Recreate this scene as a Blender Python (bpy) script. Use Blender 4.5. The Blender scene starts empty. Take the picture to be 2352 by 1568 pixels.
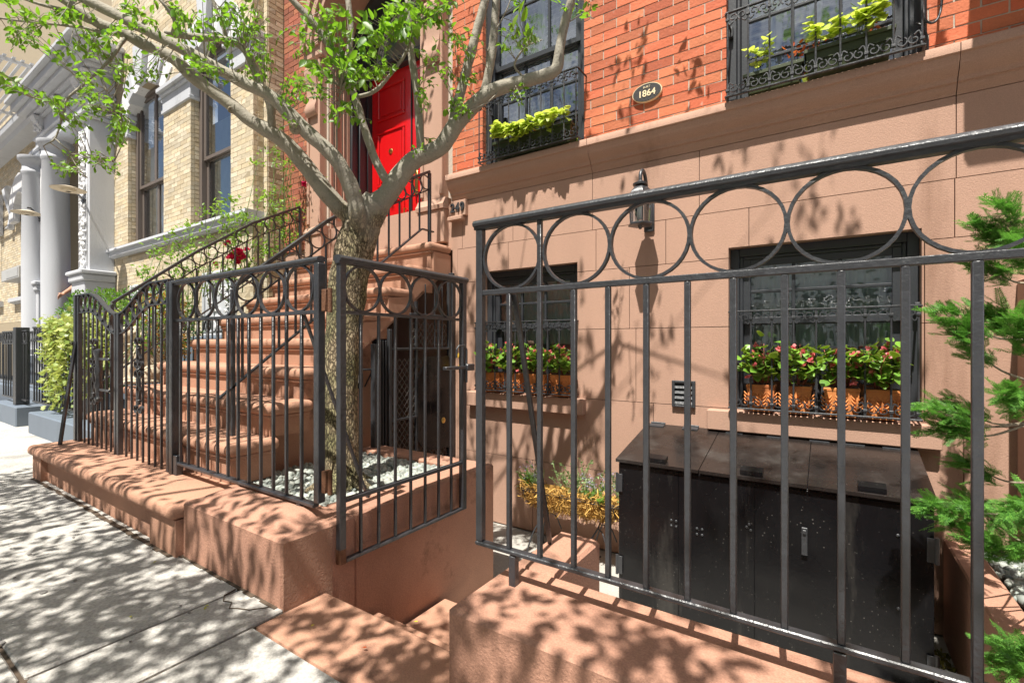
import bpy, bmesh, math, random
import numpy as np
from mathutils import Vector, Matrix, Quaternion
PI = math.pi
R = random.Random(7)
sc = bpy.context.scene
COL = sc.collection

# ---------------- camera, sky, sun, exposure ----------------
CF, CX, HY, YAW, HC = 1095.0, 1176.0, 790.0, math.radians(33.65), 1.13
cam_d = bpy.data.cameras.new('camera')
cam = bpy.data.objects.new('camera', cam_d)
COL.objects.link(cam)
cam_d.sensor_width = 36.0
cam_d.lens = CF / 2352.0 * 36.0
cam_d.shift_y = 6.0 / 2352.0
cam_d.clip_start = 0.02
cam_d.clip_end = 600
cam.location = (0, 0, HC)
cam.rotation_euler = (math.radians(90), 0, YAW)
sc.camera = cam

SUN_EL, SUN_X = math.radians(64.5), 0.11            # height of the sun; how far it stands to the right of the street's normal
SUN = Vector((SUN_X * math.cos(SUN_EL), -math.sqrt(1 - SUN_X ** 2) * math.cos(SUN_EL), math.sin(SUN_EL)))
w = bpy.data.worlds.new('World')
sc.world = w
w.use_nodes = True
nt = w.node_tree
bg = nt.nodes['Background']
sky = nt.nodes.new('ShaderNodeTexSky')
sky.sky_type = 'NISHITA'
sky.sun_disc = False
sky.sun_elevation = SUN_EL
sky.sun_rotation = math.atan2(SUN.x, SUN.y)
sky.air_density = 1.0
sky.dust_density = 1.6
sky.ozone_density = 1.0
# broken white cloud over the blue
wtc = nt.nodes.new('ShaderNodeTexCoord'); wmp = nt.nodes.new('ShaderNodeMapping'); wmp.inputs['Scale'].default_value = (1, 1, 2.2)
wno = nt.nodes.new('ShaderNodeTexNoise'); wno.inputs['Scale'].default_value = 3.2; wno.inputs['Detail'].default_value = 7; wno.inputs['Roughness'].default_value = .58
wcr = nt.nodes.new('ShaderNodeValToRGB'); wcr.color_ramp.elements[0].position = .47; wcr.color_ramp.elements[1].position = .62
wmx = nt.nodes.new('ShaderNodeMix'); wmx.data_type = 'RGBA'; wmx.inputs[7].default_value = (11.0, 11.2, 11.6, 1)
nt.links.new(wtc.outputs['Generated'], wmp.inputs[0]); nt.links.new(wmp.outputs[0], wno.inputs['Vector']); nt.links.new(wno.outputs['Fac'], wcr.inputs[0])
nt.links.new(wcr.outputs[0], wmx.inputs[0]); nt.links.new(sky.outputs[0], wmx.inputs[6]); nt.links.new(wmx.outputs[2], bg.inputs[0])
bg.inputs[1].default_value = 0.05
sl = bpy.data.lights.new('sun', 'SUN')
sl.energy = 5.0
sl.angle = math.radians(0.55)
sl.color = (1.0, 0.95, 0.87)
so = bpy.data.objects.new('sun', sl)
COL.objects.link(so)
so.rotation_euler = SUN.to_track_quat('Z', 'Y').to_euler()
so.location = (0, -6, 12)
sc.view_settings.view_transform = 'Standard'
sc.view_settings.look = 'None'
sc.view_settings.exposure = .98
sc.view_settings.gamma = 1.0
sc.view_settings.use_curve_mapping = False

# ---------------- helpers ----------------
def ray(x, y):
    u = (x - CX) / CF; v = (HY - y) / CF
    return (-math.sin(YAW) + math.cos(YAW) * u, math.cos(YAW) + math.sin(YAW) * u, v)
def PY(x, y, Y):
    r = ray(x, y); t = Y / r[1]; return Vector((r[0] * t, Y, HC + r[2] * t))
def PX(x, y, X):
    r = ray(x, y); t = X / r[0]; return Vector((X, r[1] * t, HC + r[2] * t))
def PD(x, y, d):
    r = ray(x, y); return Vector((r[0] * d, r[1] * d, HC + r[2] * d))
def on_screen(p):
    d = -math.sin(YAW) * p[0] + math.cos(YAW) * p[1]
    if d < 0.05: return None
    r = math.cos(YAW) * p[0] + math.sin(YAW) * p[1]
    return (CX + CF * r / d, HY - CF * (p[2] - HC) / d, d)
def in_frame(p, m=0):
    s = on_screen(p)
    return s is not None and -m < s[0] < 2352 + m and -m < s[1] < 1568 + m

def tag(o, label=None, cat=None, group=None, kind=None):
    if label: o['label'] = label
    if cat: o['category'] = cat
    if group: o['group'] = group
    if kind: o['kind'] = kind
    return o
def thing(name, label, cat, loc=(0, 0, 0), group=None):
    o = bpy.data.objects.new(name, None)
    o.empty_display_size = 0.1
    COL.objects.link(o)
    o.location = loc
    return tag(o, label, cat, group)
def world_loc(o):
    v = Vector((0, 0, 0))
    while o is not None:
        v = v + o.location; o = o.parent
    return v
def link(name, me, parent=None, loc=(0, 0, 0), rot=None, scale=None):
    """link a mesh whose vertices are given relative to loc (world)"""
    o = bpy.data.objects.new(name, me)
    COL.objects.link(o)
    if parent is not None:
        o.parent = parent
        o.location = Vector(loc) - world_loc(parent)
    else:
        o.location = loc
    if rot is not None: o.rotation_euler = rot
    if scale is not None: o.scale = scale
    return o

class MB:
    """collects polygons"""
    def __init__(s):
        s.v = []; s.f = []
    def add(s, vs, fs):
        n = len(s.v)
        s.v.extend([tuple(p) for p in vs])
        s.f.extend([tuple(i + n for i in f) for f in fs])
        return s
    def box(s, x0, x1, y0, y1, z0, z1, b=0.0):
        if x0 > x1: x0, x1 = x1, x0
        if y0 > y1: y0, y1 = y1, y0
        if z0 > z1: z0, z1 = z1, z0
        if b <= 0:
            return s.add([(x0, y0, z0), (x1, y0, z0), (x1, y1, z0), (x0, y1, z0), (x0, y0, z1), (x1, y0, z1), (x1, y1, z1), (x0, y1, z1)],
                         [(0, 3, 2, 1), (4, 5, 6, 7), (0, 1, 5, 4), (1, 2, 6, 5), (2, 3, 7, 6), (3, 0, 4, 7)])
        b = min(b, (x1 - x0) * .45, (y1 - y0) * .45, (z1 - z0) * .45)
        vs = []; idx = {}
        for i, X in enumerate((x0, x1)):
            for j, Y in enumerate((y0, y1)):
                for k, Z in enumerate((z0, z1)):
                    sx, sy, sz = (1, -1)[i], (1, -1)[j], (1, -1)[k]
                    idx[i, j, k] = len(vs)
                    vs += [(X, Y + sy * b, Z + sz * b), (X + sx * b, Y, Z + sz * b), (X + sx * b, Y + sy * b, Z)]
        I = lambda i, j, k, a: idx[i, j, k] + a
        fs = []
        for i in (0, 1):
            f = [I(i, 0, 0, 0), I(i, 0, 1, 0), I(i, 1, 1, 0), I(i, 1, 0, 0)]; fs.append(f if i == 0 else f[::-1])
        for j in (0, 1):
            f = [I(0, j, 0, 1), I(1, j, 0, 1), I(1, j, 1, 1), I(0, j, 1, 1)]; fs.append(f if j == 0 else f[::-1])
        for k in (0, 1):
            f = [I(0, 0, k, 2), I(0, 1, k, 2), I(1, 1, k, 2), I(1, 0, k, 2)]; fs.append(f if k == 0 else f[::-1])
        for j in (0, 1):
            for k in (0, 1):
                f = [I(0, j, k, 1), I(0, j, k, 2), I(1, j, k, 2), I(1, j, k, 1)]; fs.append(f if (j + k) % 2 else f[::-1])
        for i in (0, 1):
            for k in (0, 1):
                f = [I(i, 0, k, 0), I(i, 0, k, 2), I(i, 1, k, 2), I(i, 1, k, 0)]; fs.append(f[::-1] if (i + k) % 2 else f)
        for i in (0, 1):
            for j in (0, 1):
                f = [I(i, j, 0, 0), I(i, j, 0, 1), I(i, j, 1, 1), I(i, j, 1, 0)]; fs.append(f if (i + j) % 2 else f[::-1])
        for i in (0, 1):
            for j in (0, 1):
                for k in (0, 1):
                    f = [I(i, j, k, 0), I(i, j, k, 1), I(i, j, k, 2)]; fs.append(f if (i + j + k) % 2 else f[::-1])
        return s.add(vs, fs)
    def obox(s, p, q, w, h, up=(0, 0, 1)):
        """bar of section w x h from p to q"""
        p = Vector(p); q = Vector(q); d = (q - p).normalized(); u = Vector(up)
        a = d.cross(u)
        if a.length < 1e-4: a = d.cross(Vector((0, 1, 0)))
        a.normalize(); c = a.cross(d).normalized()
        vs = []
        for e in (p, q):
            for sa, scc in ((-1, -1), (1, -1), (1, 1), (-1, 1)):
                vs.append(e + a * sa * w / 2 + c * scc * h / 2)
        return s.add(vs, [(3, 2, 1, 0), (4, 5, 6, 7), (0, 1, 5, 4), (1, 2, 6, 5), (2, 3, 7, 6), (3, 0, 4, 7)])
    def tube(s, pts, rad, n=8, cap=True, flat=1.0):
        pts = [Vector(p) for p in pts]
        if not hasattr(rad, '__len__'): rad = [rad] * len(pts)
        vs = []; fs = []
        ref = Vector((0.0, 0.3, 1.0)).normalized()
        t0 = (pts[1] - pts[0]).normalized()
        a = t0.cross(ref)
        if a.length < .05: a = t0.cross(Vector((1, 0, 0)))
        a.normalize()
        for i, p in enumerate(pts):
            t = (pts[min(i + 1, len(pts) - 1)] - pts[max(i - 1, 0)])
            if t.length < 1e-9: t = t0
            t.normalize()
            a = (a - t * a.dot(t))
            if a.length < 1e-5: a = t.cross(Vector((0, 0, 1)))
            a.normalize(); b = t.cross(a)
            for k in range(n):
                an = 2 * PI * k / n
                vs.append(p + (a * math.cos(an) + b * math.sin(an) * flat) * rad[i])
        m = len(pts)
        for i in range(m - 1):
            for k in range(n):
                k2 = (k + 1) % n
                fs.append((i * n + k, i * n + k2, (i + 1) * n + k2, (i + 1) * n + k))
        if cap:
            fs.append(tuple(range(n))[::-1]); fs.append(tuple((m - 1) * n + k for k in range(n)))
        return s.add(vs, fs)
    def strip(s, pts, wy, th):
        """flat iron strip bent in a plane of constant y: width wy along y, thickness th"""
        pts = [Vector(p) for p in pts]; vs = []; fs = []
        m = len(pts)
        for i, p in enumerate(pts):
            t = (pts[min(i + 1, m - 1)] - pts[max(i - 1, 0)]).normalized()
            nrm = Vector((-t.z, 0, t.x))
            for sy, sn in ((-1, -1), (1, -1), (1, 1), (-1, 1)):
                vs.append(p + Vector((0, sy * wy / 2, 0)) + nrm * sn * th / 2)
        for i in range(m - 1):
            for k in range(4):
                k2 = (k + 1) % 4
                fs.append((i * 4 + k, (i + 1) * 4 + k, (i + 1) * 4 + k2, i * 4 + k2))
        fs.append((0, 1, 2, 3)); fs.append(tuple((m - 1) * 4 + k for k in (3, 2, 1, 0)))
        return s.add(vs, fs)
    def ring(s, c, r, wy, th, n=28, rz=None):
        c = Vector(c); rz = rz or r; vs = []; fs = []
        for i in range(n):
            an = 2 * PI * i / n
            for sy, dr in ((-1, -th / 2), (1, -th / 2), (1, th / 2), (-1, th / 2)):
                vs.append(c + Vector((math.cos(an) * (r + dr), sy * wy / 2, math.sin(an) * (rz + dr))))
        for i in range(n):
            j = (i + 1) % n
            for k in range(4):
                k2 = (k + 1) % 4
                fs.append((i * 4 + k, i * 4 + k2, j * 4 + k2, j * 4 + k))
        return s.add(vs, fs)
    def lathe(s, c, prof, n=16, axis='z'):
        c = Vector(c); vs = []; fs = []; m = len(prof)
        for r_, h in prof:
            for k in range(n):
                an = 2 * PI * k / n
                d = (r_ * math.cos(an), r_ * math.sin(an), h)
                if axis == 'y': d = (d[0], -d[2], d[1])
                if axis == 'x': d = (d[2], d[0], d[1])
                vs.append(c + Vector(d))
        for i in range(m - 1):
            for k in range(n):
                k2 = (k + 1) % n
                fs.append((i * n + k, i * n + k2, (i + 1) * n + k2, (i + 1) * n + k))
        if prof[0][0] > 1e-6: fs.append(tuple(range(n))[::-1])
        if prof[-1][0] > 1e-6: fs.append(tuple((m - 1) * n + k for k in range(n)))
        return s.add(vs, fs)
    def prism_x(s, prof, x0, x1):
        """profile of (y, z) points, extruded along x"""
        n = len(prof)
        vs = [(x0, y, z) for y, z in prof] + [(x1, y, z) for y, z in prof]
        fs = [(i, (i + 1) % n, n + (i + 1) % n, n + i) for i in range(n)]
        return s.add(vs, fs + [tuple(range(n))[::-1], tuple(range(n, 2 * n))])
    def prism_y(s, prof, y0, y1):
        """outline of (x, z) points, extruded along y"""
        n = len(prof)
        vs = [(x, y0, z) for x, z in prof] + [(x, y1, z) for x, z in prof]
        fs = [(i, (i + 1) % n, n + (i + 1) % n, n + i) for i in range(n)]
        return s.add(vs, fs + [tuple(range(n))[::-1], tuple(range(n, 2 * n))])
    def ball(s, c, rx, ry=None, rz=None, n=8, m=6, jit=0):
        ry = ry or rx; rz = rz or rx; c = Vector(c); vs = [c + Vector((0, 0, -rz))]; fs = []
        for i in range(1, m):
            th = PI * i / m
            for k in range(n):
                an = 2 * PI * k / n; j = 1 + R.uniform(-jit, jit)
                vs.append(c + Vector((rx * math.sin(th) * math.cos(an) * j, ry * math.sin(th) * math.sin(an) * j, -rz * math.cos(th) * j)))
        vs.append(c + Vector((0, 0, rz)))
        for k in range(n):
            k2 = (k + 1) % n
            fs.append((0, 1 + k2, 1 + k))
            for i in range(m - 2):
                a = 1 + i * n
                fs.append((a + k, a + k2, a + n + k2, a + n + k))
            fs.append((1 + (m - 2) * n + k, 1 + (m - 2) * n + k2, len(vs) - 1))
        return s.add(vs, fs)
    def mesh(s, name, mat, smooth=False, org=(0, 0, 0), fix=True):
        me = bpy.data.meshes.new(name)
        ox, oy, oz = org
        me.from_pydata([(a - ox, b - oy, c - oz) for a, b, c in s.v], [], s.f)
        me.materials.append(mat)
        if fix:
            bm = bmesh.new(); bm.from_mesh(me)
            bmesh.ops.recalc_face_normals(bm, faces=bm.faces)
            bm.to_mesh(me); bm.free()
        if smooth:
            me.shade_smooth()
            if smooth == 'auto':
                me.set_sharp_from_angle(angle=math.radians(40))
        me.update()
        return me
    def build(s, name, mat, parent=None, smooth=False, fix=True):
        """one object; its origin goes to the middle of its base"""
        a = np.array(s.v); lo = a.min(0); hi = a.max(0)
        org = ((lo[0] + hi[0]) / 2, (lo[1] + hi[1]) / 2, lo[2])
        return link(name, s.mesh(name, mat, smooth, org, fix), parent, org)

def big_mesh(name, V, F, mat, smooth=False):
    """V (n,3) and F (m,k) arrays"""
    me = bpy.data.meshes.new(name)
    k = F.shape[1]
    me.vertices.add(len(V)); me.vertices.foreach_set('co', V.astype(np.float32).ravel())
    me.loops.add(F.size); me.loops.foreach_set('vertex_index', F.astype(np.int32).ravel())
    me.polygons.add(len(F))
    me.polygons.foreach_set('loop_start', np.arange(0, F.size, k, dtype=np.int32))
    me.polygons.foreach_set('loop_total', np.full(len(F), k, dtype=np.int32))
    me.polygons.foreach_set('use_smooth', np.full(len(F), bool(smooth), dtype=bool))
    me.materials.append(mat)
    me.update(calc_edges=True)
    return me
def scatter(name, tmpl, mats, mat, parent=None, smooth=False):
    """joined copies of a template (V,F arrays) under 4x4 matrices"""
    if not len(mats): return None
    V, F = tmpl
    M = np.array([[list(r) for r in m] for m in mats])
    P = np.einsum('nij,vj->nvi', M[:, :3, :3], V) + M[:, None, :3, 3]
    n = len(V)
    FF = (F[None] + (np.arange(len(mats)) * n)[:, None, None]).reshape(-1, F.shape[1])
    me = big_mesh(name, P.reshape(-1, 3), FF, mat, smooth)
    return link(name, me, parent, (0, 0, 0))
def frame_at(p, d, roll=0.0, s=1.0, up=None):
    """matrix with local x along d, at p, scaled"""
    d = Vector(d).normalized(); u = Vector(up) if up is not None else Vector((0, 0, 1))
    b = u.cross(d)
    if b.length < 1e-3: b = Vector((1, 0, 0)).cross(d)
    b.normalize(); c = d.cross(b)
    m = Matrix((d, b, c)).transposed() @ Matrix.Rotation(roll, 3, 'X')
    if hasattr(s, '__len__'): m = m @ Matrix.Diagonal(Vector(s))
    else: m = m * s
    m = m.to_4x4(); m.translation = Vector(p)
    return m
def rnd_dir(R=R, zb=0.0):
    while True:
        v = Vector((R.uniform(-1, 1), R.uniform(-1, 1), R.uniform(-1, 1) + zb))
        if .1 < v.length < 1.3: return v.normalized()
def spline(pts, n=6):
    """Catmull-Rom through points; items are (x,y,z) or (x,y,z,r)"""
    P = [np.array(p, float) for p in pts]
    P = [2 * P[0] - P[1]] + P + [2 * P[-1] - P[-2]]
    out = []
    for i in range(1, len(P) - 2):
        for k in range(n):
            t = k / n
            out.append(.5 * ((2 * P[i]) + (P[i + 1] - P[i - 1]) * t + (2 * P[i - 1] - 5 * P[i] + 4 * P[i + 1] - P[i + 2]) * t * t + (3 * P[i] - P[i - 1] - 3 * P[i + 1] + P[i + 2]) * t ** 3))
    out.append(P[-2])
    return out

# leaf templates: x along the leaf (length 1), y across, z up
def leaf_tmpl(wd=.5, fold=.16, droop=.15, point=1.0):
    xs = [0, .14, .38, .66, .88, 1.0]
    ws = [.03, .62, 1.0, .82, .38, .0 if point else .15]
    V = []
    for x, q in zip(xs, ws):
        h = -droop * x * x
        V += [(x, -q * wd / 2, h + fold * q * .5), (x, 0, h), (x, q * wd / 2, h + fold * q * .5)]
    F = []
    for i in range(len(xs) - 1):
        a = i * 3
        F += [(a, a + 1, a + 4, a + 3), (a + 1, a + 2, a + 5, a + 4)]
    return np.array(V), np.array(F)
LEAF = leaf_tmpl()
LEAF_ROUND = leaf_tmpl(.95, .22, .1)
LEAF_HEART = leaf_tmpl(.9, .12, .35)
LEAF_THIN = leaf_tmpl(.22, .1, .2)
def quad_leaf(wd=.5):
    V = np.array([(0, 0, 0), (.5, -wd / 2, .08), (1, 0, -.08), (.5, wd / 2, .08)])
    return V, np.array([(0, 1, 2), (0, 2, 3)])
QLEAF = quad_leaf()

# ---------------- materials ----------------
MATS = {}
def nodes_of(m):
    m.use_nodes = True
    return m.node_tree, m.node_tree.nodes, m.node_tree.links
def mat(name, c, rough=.8, var=.12, scale=8.0, fine=0.0, bump=0.0, bscale=120.0, metal=0.0, spec=.5, rnd=0.0, c2=None, c2amt=0.0, c2scale=3.0, coat=0.0, streak=False, rnd_c=None):
    """c base colour; var: cloudy light/dark variation; fine: fine speckle; rnd: per piece variation; c2: stain colour in patches"""
    m = bpy.data.materials.new(name); t, N, L = nodes_of(m)
    b = N['Principled BSDF']
    b.inputs['Roughness'].default_value = rough
    b.inputs['Metallic'].default_value = metal
    b.inputs['Specular IOR Level'].default_value = spec
    b.inputs['Coat Weight'].default_value = coat
    tc = N.new('ShaderNodeTexCoord'); geo = N.new('ShaderNodeNewGeometry')
    pos = geo.outputs['Position']
    def noise(s, det=4, rough_=.55, vec=pos):
        n = N.new('ShaderNodeTexNoise'); n.inputs['Scale'].default_value = s
        n.inputs['Detail'].default_value = det; n.inputs['Roughness'].default_value = rough_
        L.new(vec, n.inputs['Vector']); return n
    def mathn(op, a, b_=None, clamp=False):
        n = N.new('ShaderNodeMath'); n.operation = op; n.use_clamp = clamp
        for i, x in enumerate((a, b_)):
            if x is None: continue
            if isinstance(x, (int, float)): n.inputs[i].default_value = x
            else: L.new(x, n.inputs[i])
        return n.outputs[0]
    vec = pos
    if streak:
        mp = N.new('ShaderNodeMapping'); mp.inputs['Scale'].default_value = (1, 1, .14); L.new(pos, mp.inputs['Vector']); vec = mp.outputs[0]
    n1 = noise(scale, 5, .6, vec)
    f = mathn('ADD', mathn('MULTIPLY', mathn('SUBTRACT', n1.outputs['Fac'], .5), var * 3.2), 1.0)
    if fine:
        n2 = noise(bscale * 1.6, 2, .6)
        f = mathn('ADD', f, mathn('MULTIPLY', mathn('SUBTRACT', n2.outputs['Fac'], .5), fine * 3.0))
    if rnd or rnd_c:
        oi = N.new('ShaderNodeObjectInfo')
        rr = mathn('FRACT', mathn('ADD', oi.outputs['Random'], geo.outputs['Random Per Island']))
        if rnd: f = mathn('ADD', f, mathn('MULTIPLY', mathn('SUBTRACT', rr, .5), rnd * 2))
    colr = None
    base = N.new('ShaderNodeRGB'); base.outputs[0].default_value = (*c, 1); colr = base.outputs[0]
    if rnd_c:
        mx = N.new('ShaderNodeMix'); mx.data_type = 'RGBA'
        r2 = mathn('FRACT', mathn('MULTIPLY', rr, 7.31))
        L.new(r2, mx.inputs[0]); L.new(colr, mx.inputs[6]); mx.inputs[7].default_value = (*rnd_c, 1); colr = mx.outputs[2]
    if c2:
        n3 = noise(c2scale, 6, .65, vec)
        k = mathn('MULTIPLY', mathn('SUBTRACT', n3.outputs['Fac'], 1 - c2amt), 9.0, True)
        mx = N.new('ShaderNodeMix'); mx.data_type = 'RGBA'
        L.new(k, mx.inputs[0]); L.new(colr, mx.inputs[6]); mx.inputs[7].default_value = (*c2, 1); colr = mx.outputs[2]
    sc_ = N.new('ShaderNodeVectorMath'); sc_.operation = 'SCALE'
    L.new(colr, sc_.inputs[0]); L.new(mathn('MAXIMUM', f, .15), sc_.inputs['Scale'])
    L.new(sc_.outputs[0], b.inputs['Base Color'])
    if bump:
        n4 = noise(bscale, 3, .65)
        bp = N.new('ShaderNodeBump'); bp.inputs['Strength'].default_value = min(1, bump); bp.inputs['Distance'].default_value = .004 * max(1, bump)
        L.new(n4.outputs['Fac'], bp.inputs['Height']); L.new(bp.outputs[0], b.inputs['Normal'])
    MATS[name] = m
    return m
def leaf_mat(name, c, c_back, rnd=.3, rnd_c=None, rough=.45, trans=.5):
    m = mat(name, c, rough, .05, 20, rnd=rnd, rnd_c=rnd_c)
    t, N, L = m.node_tree, m.node_tree.nodes, m.node_tree.links
    b = N['Principled BSDF']; out = N['Material Output']
    tr = N.new('ShaderNodeBsdfTranslucent'); tr.inputs[0].default_value = (*c_back, 1)
    ms = N.new('ShaderNodeMixShader'); ms.inputs[0].default_value = trans
    L.new(b.outputs[0], ms.inputs[1]); L.new(tr.outputs[0], ms.inputs[2]); L.new(ms.outputs[0], out.inputs[0])
    return m

M_stone = mat('brownstone', (.41, .250, .180), .88, .13, 1.7, fine=.20, bump=.55, bscale=150, c2=(.27, .155, .105), c2amt=.42, c2scale=1.6, streak=True)
M_stone_rough = mat('brownstone_stucco', (.34, .19, .125), .9, .10, 3, fine=.16, bump=1.8, bscale=95, c2=(.24, .11, .06), c2amt=.42, c2scale=2)
M_stone_step = mat('brownstone_steps', (.40, .215, .14), .85, .15, 3, fine=.22, bump=.7, bscale=120, c2=(.20, .105, .07), c2amt=.42, c2scale=3.2)
M_stone_cap = mat('brownstone_coping', (.38, .20, .135), .85, .16, 3.5, fine=.26, bump=.9, bscale=105, c2=(.19, .10, .065), c2amt=.42, c2scale=3.0)
M_mortar = mat('brick_mortar', (.46, .40, .33), .95, .15, 30, bump=.8, bscale=200)
M_brick = mat('red_brick', (.46, .105, .045), .85, .10, 26, fine=.12, bump=1.0, bscale=60, rnd=.22, rnd_c=(.50, .16, .07), c2=(.52, .27, .20), c2amt=.38, c2scale=14)
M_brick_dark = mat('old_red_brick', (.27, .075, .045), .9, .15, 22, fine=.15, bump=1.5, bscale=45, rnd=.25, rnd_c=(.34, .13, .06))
M_brick_y = mat('yellow_brick', (.54, .475, .355), .9, .10, 12, fine=.22, bump=1.0, bscale=60, rnd=.18, rnd_c=(.52, .42, .27), c2=(.30, .21, .09), c2amt=.40, c2scale=7)
M_mortar_y = mat('yellow_mortar', (.33, .27, .18), .95, .1, 30)
M_grey_paint = mat('grey_painted_stone', (.47, .485, .51), .7, .09, 4, fine=.08, bump=.5, bscale=70, c2=(.36, .37, .38), c2amt=.38, c2scale=2.5, streak=True)
M_grey_dark = mat('slate_grey_paint', (.13, .16, .20), .6, .08, 4, fine=.06, bump=.3, bscale=80)
M_white_stone = mat('white_weathered_stone', (.62, .62, .62), .85, .10, 12, bump=1.5, bscale=30, c2=(.22, .21, .20), c2amt=.40, c2scale=22)
M_iron = mat('black_wrought_iron', (.028, .030, .035), .38, .30, 14, bump=.9, bscale=38, spec=.9, c2=(.13, .06, .03), c2amt=.31, c2scale=9)
M_iron2 = mat('old_black_iron', (.032, .034, .038), .45, .2, 20, bump=.6, bscale=60, spec=.6)
M_frame = mat('black_window_paint', (.030, .033, .038), .38, .1, 10, bump=.2, bscale=60, spec=.6)
M_brown_frame = mat('brown_window_metal', (.13, .105, .09), .45, .05, 10)
M_red = mat('red_gloss_paint', (.56, .006, .008), .26, .03, 6, bump=.05, bscale=30, coat=.35)
M_brass = mat('polished_brass', (.72, .50, .16), .28, .12, 20, metal=1.0)
M_conc = mat('sidewalk_concrete', (.39, .375, .345), .9, .09, 1.4, fine=.42, bump=.8, bscale=55, c2=(.27, .26, .24), c2amt=.45, c2scale=2.1)
M_conc2 = mat('court_concrete', (.36, .345, .31), .9, .12, 5, fine=.3, bump=.6, bscale=60, c2=(.30, .28, .24), c2amt=.40, c2scale=12)
M_asphalt = mat('asphalt', (.055, .055, .06), .9, .15, 3, fine=.2, bump=.8, bscale=60)
M_joint = mat('joint_dirt', (.085, .06, .04), 1, .3, 20)
M_dark = mat('dark_interior', (.02, .02, .022), .9, .1)
M_room = mat('room_wall', (.22, .22, .21), .9, .05)
M_cream = mat('cream_shutter', (.70, .70, .68), .5, .04, 6)
M_curtain = mat('curtain_cloth', (.60, .68, .65), .9, .10, 8)
M_black_box = mat('black_enamel', (.006, .006, .007), .20, .35, 5, fine=.2, bump=.14, bscale=40, spec=.30, c2=(.030, .028, .026), c2amt=.44, c2scale=4.5, streak=True)
def dust(m, c=(.32, .30, .27)):
    """small splashes and dust specks, and uneven gloss"""
    t, N, L = m.node_tree, m.node_tree.nodes, m.node_tree.links; b = N['Principled BSDF']
    g = N.new('ShaderNodeNewGeometry')
    v = N.new('ShaderNodeTexVoronoi'); v.inputs['Scale'].default_value = 42; L.new(g.outputs['Position'], v.inputs['Vector'])
    n = N.new('ShaderNodeTexNoise'); n.inputs['Scale'].default_value = 3.5; n.inputs['Detail'].default_value = 3; L.new(g.outputs['Position'], n.inputs['Vector'])
    th = N.new('ShaderNodeMath'); th.operation = 'MULTIPLY_ADD'; th.inputs[1].default_value = .32; th.inputs[2].default_value = -.075; L.new(n.outputs['Fac'], th.inputs[0])
    lt = N.new('ShaderNodeMath'); lt.operation = 'LESS_THAN'; L.new(v.outputs['Distance'], lt.inputs[0]); L.new(th.outputs[0], lt.inputs[1])
    mx = N.new('ShaderNodeMix'); mx.data_type = 'RGBA'; src = b.inputs['Base Color'].links[0].from_socket
    k = N.new('ShaderNodeMath'); k.operation = 'MULTIPLY'; k.inputs[1].default_value = .22; L.new(lt.outputs[0], k.inputs[0])
    L.new(k.outputs[0], mx.inputs[0]); L.new(src, mx.inputs[6]); mx.inputs[7].default_value = (*c, 1); L.new(mx.outputs[2], b.inputs['Base Color'])
    mr = N.new('ShaderNodeMapRange'); mr.inputs[1].default_value = .3; mr.inputs[2].default_value = .7; mr.inputs[3].default_value = .13; mr.inputs[4].default_value = .42
    L.new(n.outputs['Fac'], mr.inputs[0]); L.new(mr.outputs[0], b.inputs['Roughness'])
dust(M_black_box)
M_lid = mat('glossy_black_lid', (.016, .013, .012), .22, .22, 7, fine=.25, bump=.12, bscale=50, spec=.55, c2=(.03, .027, .025), c2amt=.45, c2scale=3.5)
dust(M_lid)
M_terra = mat('terracotta', (.60, .215, .06), .8, .14, 10, fine=.1, bump=.4, bscale=90, c2=(.42, .13, .04), c2amt=.45, c2scale=9)
M_green_box = mat('dark_green_plastic', (.035, .048, .016), .45, .1, 6)
M_soil = mat('soil', (.05, .032, .02), 1, .3, 30, bump=1.5, bscale=60)
M_coir = mat('coir_fibre', (.40, .22, .05), .95, .2, 30, rnd=.4, rnd_c=(.52, .31, .08))
M_white = mat('white_paint', (.75, .75, .74), .6, .04, 6)
M_bark = mat('bark_rough', (.30, .25, .18), .95, .12, 14, fine=.2, bump=3.0, bscale=38, c2=(.10, .08, .055), c2amt=.47, c2scale=30)
M_lime = mat('limestone_lion', (.58, .49, .36), .9, .16, 12, bump=1.0, bscale=40, c2=(.33, .26, .17), c2amt=.38, c2scale=11)
M_skin = mat('skin', (.42, .22, .14), .5, .05)
M_shirt = mat('blue_cloth', (.035, .07, .24), .9, .12, 20)
M_jeans = mat('dark_cloth', (.05, .05, .06), .9, .1, 20)
M_hair = mat('dark_hair', (.03, .02, .015), .7, .1)
M_ac = mat('grey_metal_case', (.42, .42, .41), .5, .05, 6)
M_print = mat('black_print', (.015, .015, .015), .5, .02)
M_gold = mat('gold_paint', (.70, .42, .06), .4, .1, 20)
M_cream_paint = mat('cream_print', (.72, .60, .38), .6, .05)
M_plate = mat('plaque_black', (.02, .018, .018), .5, .2, 60, bump=.5, bscale=120)

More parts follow.
